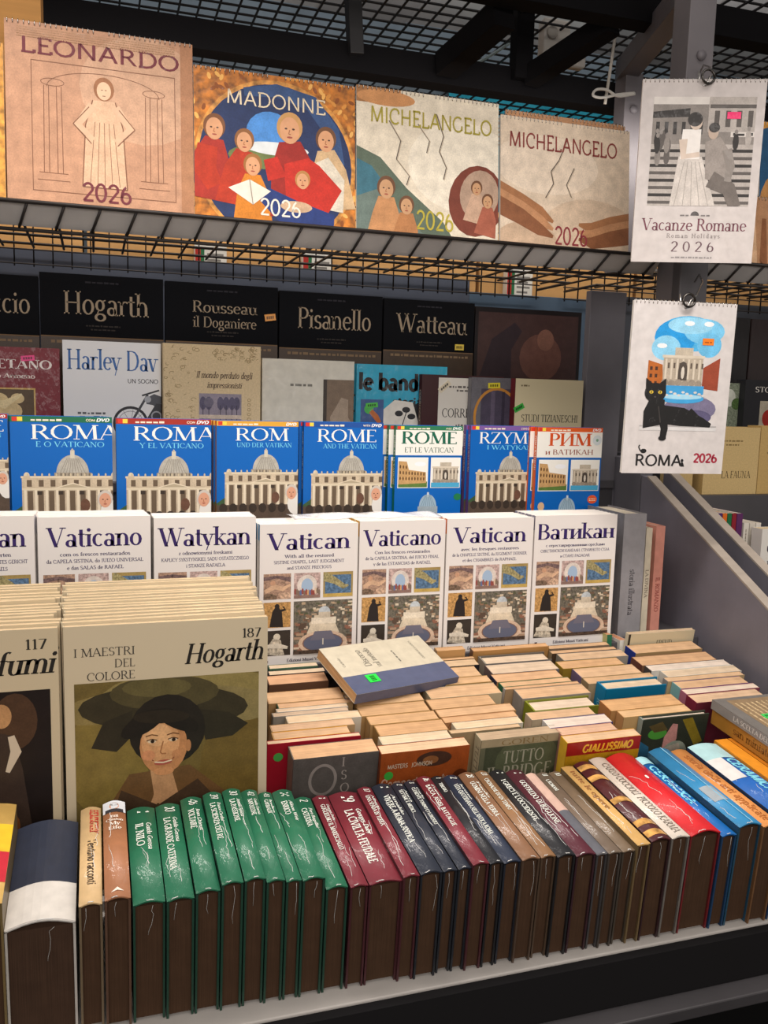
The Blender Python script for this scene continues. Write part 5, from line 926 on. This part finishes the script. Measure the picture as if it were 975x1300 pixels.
def greyO(c):
    c.rect(0, 0, 1, c.H, '#57524e', 1, 'art'); c.ring(.35, .30, .15, .19, .035, '#8f8680', 2); c.line([(.3, .62), (.42, .62)], .05, '#8f8680', 2); c.rect(.3, .58, .42, c.H, '#8f8680', 2)
    for i, ch in enumerate('ISOTTA'): c.text(ch, .56, .15+.17*i, .12, '#a0968e', 2, 'l', None, True, .14, .06)
def orange(c):
    c.rect(0, 0, 1, c.H, '#9a4a1e', 1, 'art'); c.ell(.6, .12, .2, .09, '#4a3024', 2, 'art'); c.ell(.56, .13, .09, .05, '#8c5a34', 3, 'art'); c.text('MASTERS & JOHNSON', .08, .19, .05, '#c9b49c', 3, 'l', .5, False, .16, .16); c.text('Comportamento', .02, .43, .12, '#d0a890', 3, 'l', .78, False, .18, .16); c.ell(.92, .4, .1, .12, '#5f2c14', 2, 'art'); c.ell(.1, .27, .05, .05, '#3fa83f', 4); c.rect(.05, .5, .3, .6, '#2c6a2a', 2, 'art')
def bridge(c):
    c.rect(0, 0, 1, c.H, '#4c503c', 1, 'art'); c.ell(.6, .3, .4, .3, '#5d6248', 2, 'art'); c.rect(0, 0, .06, c.H, '#6b6a52', 2); c.rect(0, 0, 1, .1, '#a89878', 2); c.text('GOREN', .55, .09, .07, '#8c7448', 3, 'c', .6, True, .12, .05)
    c.text('TUTTO', .55, .33, .16, '#b0ab94', 3, 'c', .52, True, .15, .05); c.text('IL BRIDGE', .52, .53, .17, '#b0ab94', 3, 'c', .82, True, .15, .05); c.greek(.2, .8, .66, .06, '#8c886f', 3)
def giall(c):
    c.rect(0, 0, 1, c.H, '#c8921c', 1, 'art'); c.rect(0, 0, 1, .18, '#a31c14', 2); c.text('GIALLISSIMO', .55, .15, .1, '#f0b832', 3, 'c', .68, False, .26, .22, .2); c.greek(.35, .75, .34, .06, '#a8641c', 3); c.rect(0, .45, 1, c.H, '#d8a82c', 2, 'art')
def painted(c):
    c.rect(0, 0, 1, c.H, '#353a30', 1, 'art'); c.poly([(.6, .05), (.75, .03), (.97, .4), (.85, .45)], '#8c7a28', 2, 'art'); c.ell(.25, .22, .14, .08, '#4f9a3c', 2); c.poly([(0, .3), (.15, .4), (.2, .7), (0, .7)], '#2f6a8c', 2, 'art'); c.limb([(.5, .1), (.46, .3), (.42, .5)], [.08, .2, .14], '#c9918a', 3, 'art'); c.ell(.55, .55, .2, .2, '#9aa494', 3, 'art'); c.limb([(.3, .6), (.45, .5), (.62, .42)], [.2, .16, .08], '#b9b0a0', 4, 'art'); c.poly([(.1, .1), (.3, .05), (.4, .18), (.2, .2)], '#5d5030', 2, 'art')
def freud(c): c.rect(0, 0, 1, c.H, '#c9bd9e', 1); c.rect(0, 0, .03, c.H, '#2a2622', 3); c.text('FREUD', .55, .2, .09, '#4a4234', 3, 'c', .24, True, .14, .05); c.greek(.35, .75, .29, .05, '#6a6050', 3); c.rect(.2, .24, .36, .3, '#2fae46', 4)
W = 'paperbacks in the column behind the grey wrapped book'
column([(373, 966, 481, 953, '#57524e', '#6d675f', '#d3a877', 'thick grey wrapped paperback with a large pale O on its cover', dict(art=greyO, m='wrap')),
 (340, 948, 457, 932, '#a31a2c', '#8c1424', '#dcc6a2', 'red paperback just behind the thick grey wrapped one', dict(art=lambda c: (c.rect(0, 0, 1, c.H, '#a31a2c', 1), c.ell(.12, .16, .05, .05, '#4fa84f', 3)))),
 (348, 940, 445, 930, '#cf9420', '#b9935c', BUFF, 'buff paperback with a yellow cover edge behind the red one'),
 (346, 931.5, 450, 918, '#b99a70', '#a88a64', '#c9a882', 'worn buff paperback behind the yellow edged one'),
 (366, 918.5, 459, 910, '#d8ceba', '#c9bca4', '#e2cfa8', 'cream thin book with clean page edges, fifth in the column behind the grey wrapped book'),
 (347, 911, 443, 902, '#8f8a80', '#7d776c', '#b9aa90', 'grey film wrapped paperback, sixth in the column behind the grey wrapped book', dict(m='wrap')),
 (352, 905, 442, 896.5, '#d0c8ba', '#b9ae9c', '#d9c8a8', 'white edged paperback, seventh in the column behind the grey wrapped book'),
 (354, 901, 448, 890.5, '#a8895f', '#1f4a38', '#cfa67a', 'tan paperback with a dark green cover strip by the loose grey book'),
 (341, 894, 438, 886, '#b08a5c', '#9c7a52', '#d0a878', 'very thick tan paperback under film, beside the loose grey book', dict(m='wrap')),
 (342, 871, 417, 863.5, '#6b4c3a', '#5a4032', '#d2a074', 'brown covered paperback with orange tan pages near the white guides'),
 (342, 858, 413, 852, '#2a2c30', '#2a2c30', '#ddcfae', 'black and cream paperback below the Vatican guide with the blue tab'),
 (342, 850, 404, 845, '#4a6b58', '#3c5a48', '#d9cdae', 'pale green paperback touching the Vatican guide with the blue tab')], W)
W = 'paperbacks in the column behind the orange brown paperback'
column([(484, 957.5, 597, 946.5, '#9a4a1e', '#7a3816', '#dcc49a', 'orange brown paperback with a green price sticker', dict(art=orange, m='wrap')),
 (486, 946, 574, 936.5, '#d9cfba', '#c9bda4', '#e4d3ae', 'cream white paperback just behind the orange brown one'),
 (483, 936.5, 569, 925, '#a8824f', '#94713f', '#c79b66', 'tan paperback, third in the column behind the orange brown one'),
 (471, 922, 557, 911.5, '#b9935f', '#9c7a4c', '#c9a06c', 'tan paperback, fourth in the column behind the orange brown one'),
 (460, 912, 545, 900, '#b08c5c', '#94744a', '#c59c68', 'tan paperback, fifth in the column behind the orange brown one'),
 (454, 898, 538, 887.5, '#a8875a', '#8c6e46', '#caa472', 'tan paperback, sixth in the column behind the orange brown one, below the loose grey book'),
 (438, 887, 525, 881, '#2f4468', '#2a3c5c', '#d6c29a', 'navy blue paperback half under the loose grey book', dict(t=.012)),
 (436, 879, 525, 872, '#b98c2c', '#c99a30', '#d2b684', 'yellow edged paperback under the loose grey book', dict(t=.012, dz=-.006))], W)
W = 'paperbacks in the column behind the bridge manual'
column([(612, 941.5, 712, 929.5, '#4c503c', '#b0a588', '#a89878', 'dark green bridge manual with pale capital letters', dict(art=bridge, m='wrap', t=.022, sart=spine_text('TUTTO IL BRIDGE', '#7d7460', .6, .5))),
 (572, 931, 662, 923.5, '#a08a68', '#8c7858', '#c9ae84', 'film wrapped buff paperback just behind the bridge manual', dict(m='wrap')),
 (578, 924, 666, 919.5, '#d9d0bc', '#c4b9a0', '#e0cfa8', 'white edged thin paperback, third in the column behind the bridge manual'),
 (564, 917, 659, 910.5, '#a87850', '#94683f', '#c99c6a', 'tan paperback with a hatched red brown cover behind the bridge manual', dict(art=lambda c: [c.line([(i*.04, .0), (i*.04-.05, .12)], .006, '#6b3f28', 2) for i in range(2, 26)])),
 (558, 910, 656, 902.5, '#b08a5c', '#9c774c', '#cfa878', 'tan paperback, fifth in the column behind the bridge manual'),
 (549, 901.5, 630, 893.5, '#a07c52', '#8a6842', '#c79e6c', 'tan paperback, sixth in the column behind the bridge manual'),
 (547, 887, 638, 880, '#c4b392', '#b0a080', '#cfaa7a', 'cream paperback with a revolutionary songs title on its cover', dict(art=title('canti rivoluzionari', .14, .065, '#3a2c20', .68, False))),
 (537, 872, 625, 865.5, '#b9945f', '#a07c50', '#d0a874', 'tan paperback behind the one of revolutionary songs'),
 (541, 866, 610, 855, '#b59468', '#9c7a50', '#d4b080', 'pale tan paperback, third behind the one of revolutionary songs'),
 (556, 849, 608, 843, '#26242a', '#26242a', '#d4bc92', 'black edged paperback beside the loose grey book'),
 (560, 841.5, 601, 833.5, '#b08c60', '#94744c', '#d0aa7a', 'worn tan paperback beside the loose grey book, second from the white guides'),
 (555, 829, 591, 822.5, '#b58e5c', '#9c784a', '#caa06c', 'tan paperback touching the Vatican guide with the orange tab')], W)
W = 'books in the column behind the yellow and red paperback'
column([(719, 942, 816, 935.5, '#c8921c', '#d8a82c', '#d9b88c', 'yellow and red paperback titled GIALLISSIMO', dict(art=giall, m='wrap')),
 (713, 933.5, 785, 926.5, '#b98a7a', '#a87868', '#d2ab8c', 'pinkish paperback just behind the yellow and red one'),
 (699, 925, 778, 916.5, '#4a4278', '#d4cfc8', '#e0dcd2', 'white book with a purple cover edge behind the yellow and red one'),
 (676, 915, 756, 906, '#b9a588', '#c2b098', '#d0ab80', 'round cornered tan book in clear film in front of the olive hardback', dict(m='wrap')),
 (680, 905, 759, 894.5, '#6f7424', '#7d8424', '#dcd2bc', 'olive green hardback with cream pages', dict(hard=True, sart=lambda c: c.rect(1.2, .3, 3.5, .7, '#c2c48c', 2))),
 (662, 886, 752, 881, '#a89c8c', '#8f8a84', '#cfa97c', 'tan film wrapped paperback behind the olive hardback', dict(m='wrap')),
 (641, 875, 737, 868.5, '#a88a66', '#b9b0a4', '#cda172', 'tan paperback with a pale spine before the green edged one'),
 (638, 872, 727, 865.5, '#2f6b4c', '#2f6b4c', '#cfa878', 'green edged paperback, behind the tan ones and the olive hardback'),
 (631, 866.5, 715, 859.5, '#a87f54', '#2a2b40', '#d2a878', 'tan paperback with a dark navy spine'),
 (626, 856.5, 710, 849, '#6d6a6c', '#6a5a58', '#d6c8ac', 'grey edged paperback before the grey slipcased book'),
 (617, 844, 701, 837.5, '#5f5a54', '#8c867c', '#dcd0b4', 'grey hardback with thick white pages below the white guides', dict(hard=True)),
 (601, 826, 697, 822, '#a87c48', '#6b4a30', '#cf9f68', 'orange tan paperback touching the guide with the orange tab and the Cyrillic one')], W)
W = 'books in the column behind the painted figure book'
column([(818, 916, 899, 905, '#353a30', '#8a948c', '#dcd8cc', 'book with a painted pink figure on its dark cover', dict(art=painted, hard=True, t=.014)),
 (791, 910, 880, 903.5, '#c4a06c', '#b98a5a', '#d6b078', 'brittle tan paperback behind the painted figure book'),
 (776, 903, 868, 894, '#b08452', '#b57a48', '#cc9c60', 'orange tan worn paperback behind the brittle one'),
 (774, 883.5, 841, 868, '#0f6f94', '#0c7aa4', '#dccfae', 'bright blue hardback standing out among the tan paperbacks', dict(hard=True, dz=.004, sart=lambda c: c.text('10', .8, .7, .45, '#7fc0d4', 2))),
 (752, 873, 829, 857, '#a8906c', '#94805e', '#d0aa78', 'thick tan film wrapped paperback behind the bright blue hardback', dict(m='wrap')),
 (742, 864, 812, 851, '#b0946a', '#6a5a7a', '#d2b084', 'tan paperback, second behind the bright blue hardback', dict(m='wrap')),
 (717, 851.5, 791, 841.5, '#8f7428', '#94782c', '#cda26c', 'tan paperback with a mustard spine'),
 (715, 838, 799, 833.5, '#9c968c', '#8a8478', '#d2b68c', 'grey wrapped paperback below the Cyrillic guide', dict(m='wrap')),
 (700, 829, 785, 825.5, '#4a3828', '#8a7a60', '#cfa878', 'brown edged paperback below the Cyrillic guide'),
 (698, 823, 774, 820, '#7a6a58', '#a88a60', '#cda878', 'flat buff paperback touching the Cyrillic guide')], W)
W = 'books in the column beside the grey side panel'
column([(885, 893, 972, 884, '#7a3040', '#7d2a3c', '#d6b894', 'maroon edged paperback at the front of the column by the side panel'),
 (871, 881, 966, 874, '#8c4a58', '#b06a7c', '#e2dccc', 'rose edged white paged paperback behind the maroon one'),
 (865, 875, 951, 867, '#4a3a7c', '#7fb0b0', '#cfa97c', 'tan paperback with purple cover and teal spine'),
 (845, 863, 949, 859.5, '#b9a078', '#8c8a88', '#d2b084', 'tan paperback behind the purple covered one'),
 (848, 859.5, 942, 852, '#d8d4ca', '#c9c5bc', '#d9ccae', 'white edged paperback, first of the pale pair by the side panel'),
 (827, 852, 928, 844, '#dcd8ce', '#4f4a48', '#e4e0d6', 'white thin paperback, second of the pale pair by the side panel'),
 (815, 845, 911, 838, '#7a5a44', '#6a3f34', '#d0a474', 'tan paperback with a brown cover behind the pale pair'),
 (806, 829, 893, 824.5, '#a88a60', '#2c3c8c', '#d4ae80', 'buff paperback with a bright blue spine in front of the cream upright one'),
 (799, 802, 882, 803.5, '#c9bd9e', '#d2c8ae', '#c9b490', 'cream paperback with a green price sticker standing above the others', dict(art=freud, t=.010))], W)
# small pair in the corner behind the cream upright book
for (u0, u1, v, cov, sp, lab) in ((771, 777, 806, '#b8b070', '#2f6b4c', 'small green spined book in the corner below the grey wrapped volume'), (787, 796, 813, '#d2cec6', '#d8d4cc', 'small white spined book in the corner beside the green spined one')):
    a = atY(u0, v, 1.368); b = atY(u1, v, 1.368); z = a.z; h = (z-bed(1.368)); book('paperback', lab, 'book', Matrix.Translation((b.x, 1.368, z-h+.003)) @ Matrix.Rotation(math.pi/2, 4, 'Z'), .045, h-.003, max(.008, b.x-a.x), cover=cov, spine=sp, page='#c98f6c')
# ---- the loose grey and blue book lying on the paperbacks
c4 = [(410, 829), (525, 802), (577, 853), (459, 889)]       # corners of its upper cover: back, back, front, front
q = [atZ(*c4[0], EZ-.402), atZ(*c4[1], EZ-.402), atZ(*c4[2], EZ-.44), atZ(*c4[3], EZ-.447)]
ex = ((q[0]-q[3])+(q[1]-q[2]))/2; ez_ = ((q[0]-q[1])+(q[3]-q[2]))/2; w_, h_ = ex.length, ez_.length; ex.normalize(); ez_ = (ez_-ex*ez_.dot(ex)).normalized(); ey = ez_.cross(ex)
cen = sum(q, Vector())/4; o = cen-ex*w_/2-ez_*h_/2
def discorso(c):
    H = c.H; c.rect(0, 0, 1, H, '#c3baa4', 1); c.rect(0, 0, .36, H, '#4d5470', 2)
    c.text('Discorso', .5, .33*H, .1, '#5a564e', 3, 'l', .36, True, .15, .06); c.text('sul metodo', .46, .33*H+.14, .09, '#5a564e', 3, 'l', .42, True, .15, .06); c.text('Cartesio', .55, .1*H, .04, '#6f6a60', 3, 'l', .2); c.greek(.5, .75, .62*H, .035, '#6f6a60', 3); c.text('UNIVERSALE LATERZA', .48, .86*H, .035, '#6f6a60', 3, 'l', .42)
mt = Matrix(((ex.x, ey.x, ez_.x, o.x), (ex.y, ey.y, ez_.y, o.y), (ex.z, ey.z, ez_.z, o.z), (0, 0, 0, 1)))
book('paperback', 'loose grey and blue book with a green price sticker lying across the paperbacks', 'book', mt, w_, h_, .017, cover='#c3baa4', spine='#4d5470', page='#c79f74', art=discorso, m='wrap', sticker=(.25, .24*h_/w_, .15, .17, '#25e045', 0))
# ---- books lying flat on the end of the front row: grey one on a golden brown one
def lying(X0, Yt, off, w, h, t, label, cover, spine, sart, art, sticker=None):
    o = Vector((X0, Yt, bedf(Yt)))+NF*(off+t)
    mt = Matrix(((1, 0, 0, o.x), (0, -NF.y, TF.y, o.y), (0, -NF.z, TF.z, o.z), (0, 0, 0, 1)))
    return book('art_book', label, 'book', mt, w, h, t, cover=cover, spine=spine, sart=sart, art=art, page='#c9ae84', m='wrap', hard=True, sticker=sticker)
def scelta(c):
    c.rect(0, 0, 1, c.H, '#6f6b66', 1); c.rect(.12, .05, .98, c.H-.1, '#8a7458', 2, 'art')
    for i in range(13): c.rect(.16+.06*i, .12, .18+.06*i, c.H*.9, '#b9a27c', 3, 'fine')
    c.ell(.62, .4, .24, .24, '#5a4634', 4, 'art'); c.ell(.62, .4, .15, .15, '#a8906c', 5, 'art')
OFF = .1525
lying(.925, .93, OFF, .16, .205, .024, 'golden brown book lying on the front row under the grey picture book', '#a8742c', '#a8762e', lambda c: c.text('san miniato', c.W*.25, .7, .5, '#7a4f1c', 2, 'l', c.W*.4, True, .16, .08), None)
lying(.923, .932, OFF+.0243, .165, .205, .015, 'grey picture book with a green sticker lying on the golden brown one', '#6f6b66', '#8c8884', lambda c: c.text("LA SCELTA DELL'ARTE", c.W*.25, .72, .5, '#d8d4cc', 2, 'l', c.W*.55, True, .16, .08), scelta, (.3, .42, .12, .08, '#3fc85a', 0))
# ---- the neighbouring stand's books, seen past the hanging calendars
def nb(u0, u1, v, Y, zb, label, **k):
    a, b = atY(u0, v, Y), atY(u1, v, Y); return book(k.pop('name', 'book'), label, 'book', stand(a.x, Y, EZ+zb+.0003), b.x-a.x, a.z-EZ-zb, k.pop('t', .02), **k)
def fauna(c): c.rect(0, 0, 1, c.H, '#cdb27c', 1); c.greek(.3, .7, .22, .035, '#8a7448', 2); c.greek(.38, .62, .28, .03, '#8a7448', 2); c.text('LA FAUNA', .6, .78, .11, '#4a3c24', 2, 'c', .54, True, .13, .05)
def flora(c): c.rect(0, 0, 1, c.H, '#c4a468', 1); c.greek(.15, .7, .45, .035, '#8a7448', 2)
nb(853, 884, 541, 1.66, -.20, 'cream boxed book behind the cat calendar, beside LA FAUNA', cover='#c9ae78', hard=True, m='linen', t=.03)
nb(897, 966, 542, 1.64, -.20, 'cream boxed book titled LA FAUNA', cover='#cdb27c', spine='#bfa26a', hard=True, m='linen', t=.045, art=fauna)
nb(967, 1030, 541, 1.64, -.20, 'golden cream boxed book beside LA FAUNA, cut by the picture edge', cover='#c4a468', hard=True, m='linen', t=.045, art=flora)
def storia(c): c.rect(0, 0, 1, c.H, '#26262a', 1); c.text('STORIA', .5, .2, .09, '#d8d4cc', 2, 'c', .6, True, .16, .08); c.rect(.32, .34, 1, c.H, '#b9b09c', 2, 'art'); c.ell(.5, .62, .12, .14, '#a8281e', 3, 'art'); c.ell(.7, .66, .12, .14, '#b83222', 3, 'art')
def plants(c): c.rect(0, 0, 1, c.H, '#8a9480', 1, 'fine'); c.ell(.4, .5, .25, .3, '#d8dcd0', 2, 'art'); c.ell(.7, .7, .2, .2, '#55703f', 2, 'fine')
nb(947, 1010, 482, 1.80, -.12, 'black book titled STORIA with red fruit on its cover', cover='#26262a', hard=True, t=.03, art=storia)
nb(915, 946, 486, 1.82, -.12, 'film wrapped book with pale flowers beside the black STORIA book', cover='#8a9480', m='wrap', t=.02, art=plants)
nb(915, 953, 402, 1.90, .0, 'tall black wrapped book above LA FAUNA', cover='#1a1718', m='wrap', hard=True, t=.025)
nb(955, 1040, 405, 1.90, .0, 'dark brown wrapped book above the STORIA book, cut by the picture edge', cover='#2a2020', m='wrap', hard=True, t=.025)
def toname(c): c.rect(0, 0, 1, c.H, '#4f4640', 1, 'art'); c.text('TORINO', .1, .42, .22, '#7a6e62', 2, 'l', 1.2, True, .14, .06)
a, b = atY(776, 395, 1.84), atY(840, 395, 1.84)
for i, (u0, u1, col, lab) in enumerate(((910, 918, '#4a2a6a', 'purple spined book, first of the thin upright ones below LA FAUNA'), (918.5, 924, '#d86a20', 'orange spined book among the thin upright ones below LA FAUNA'), (924.5, 930, '#1f6a40', 'green spined book among the thin upright ones below LA FAUNA'), (930.5, 936, '#8a1f2c', 'dark red spined book among the thin upright ones below LA FAUNA'), (936.5, 944, '#5a2a5c', 'plum spined book, last of the coloured upright ones below LA FAUNA'), (945, 952, '#d8d2c6', 'white spined book below LA FAUNA, next to the plum one'), (952.5, 960, '#cfc8bc', 'second white spined book below LA FAUNA'), (960.5, 967, '#d9d3c9', 'white spined book beside the pale cover with large letters'))):
    v = 652 if i < 5 else 664; a, b = atY(u0, v, 1.50), atY(u1, v, 1.50)
    book('book', lab, 'book', stand(b.x, 1.502, EZ-.3997, 0, math.pi/2), .11, a.z-EZ+.3997, b.x-a.x-.0005, cover=col, spine=col, page='#d8d0c0', sart=(lambda c: c.greek(1, c.W*.6, .6, .25, '#8a8074', 2)) if i > 4 else None)
def bigo(c): c.rect(0, 0, 1, c.H, '#dedad2', 1); c.text('OD', .1, .38, .2, '#4a4650', 2, 'l', .5, True, .14, .05); c.text('Do', .1, .66, .2, '#4a4650', 2, 'l', .5, True, .14, .05)
nb(968, 1040, 672, 1.46, -.40, 'pale cover with large dark letters, cut by the picture edge', cover='#dedad2', t=.03, art=bigo)
# ------------------------------------------------------------------ every label must single one thing out
for _l, _n in LABELS.items():
    if len(_n) > 1: print('SAME LABEL', _l, _n)
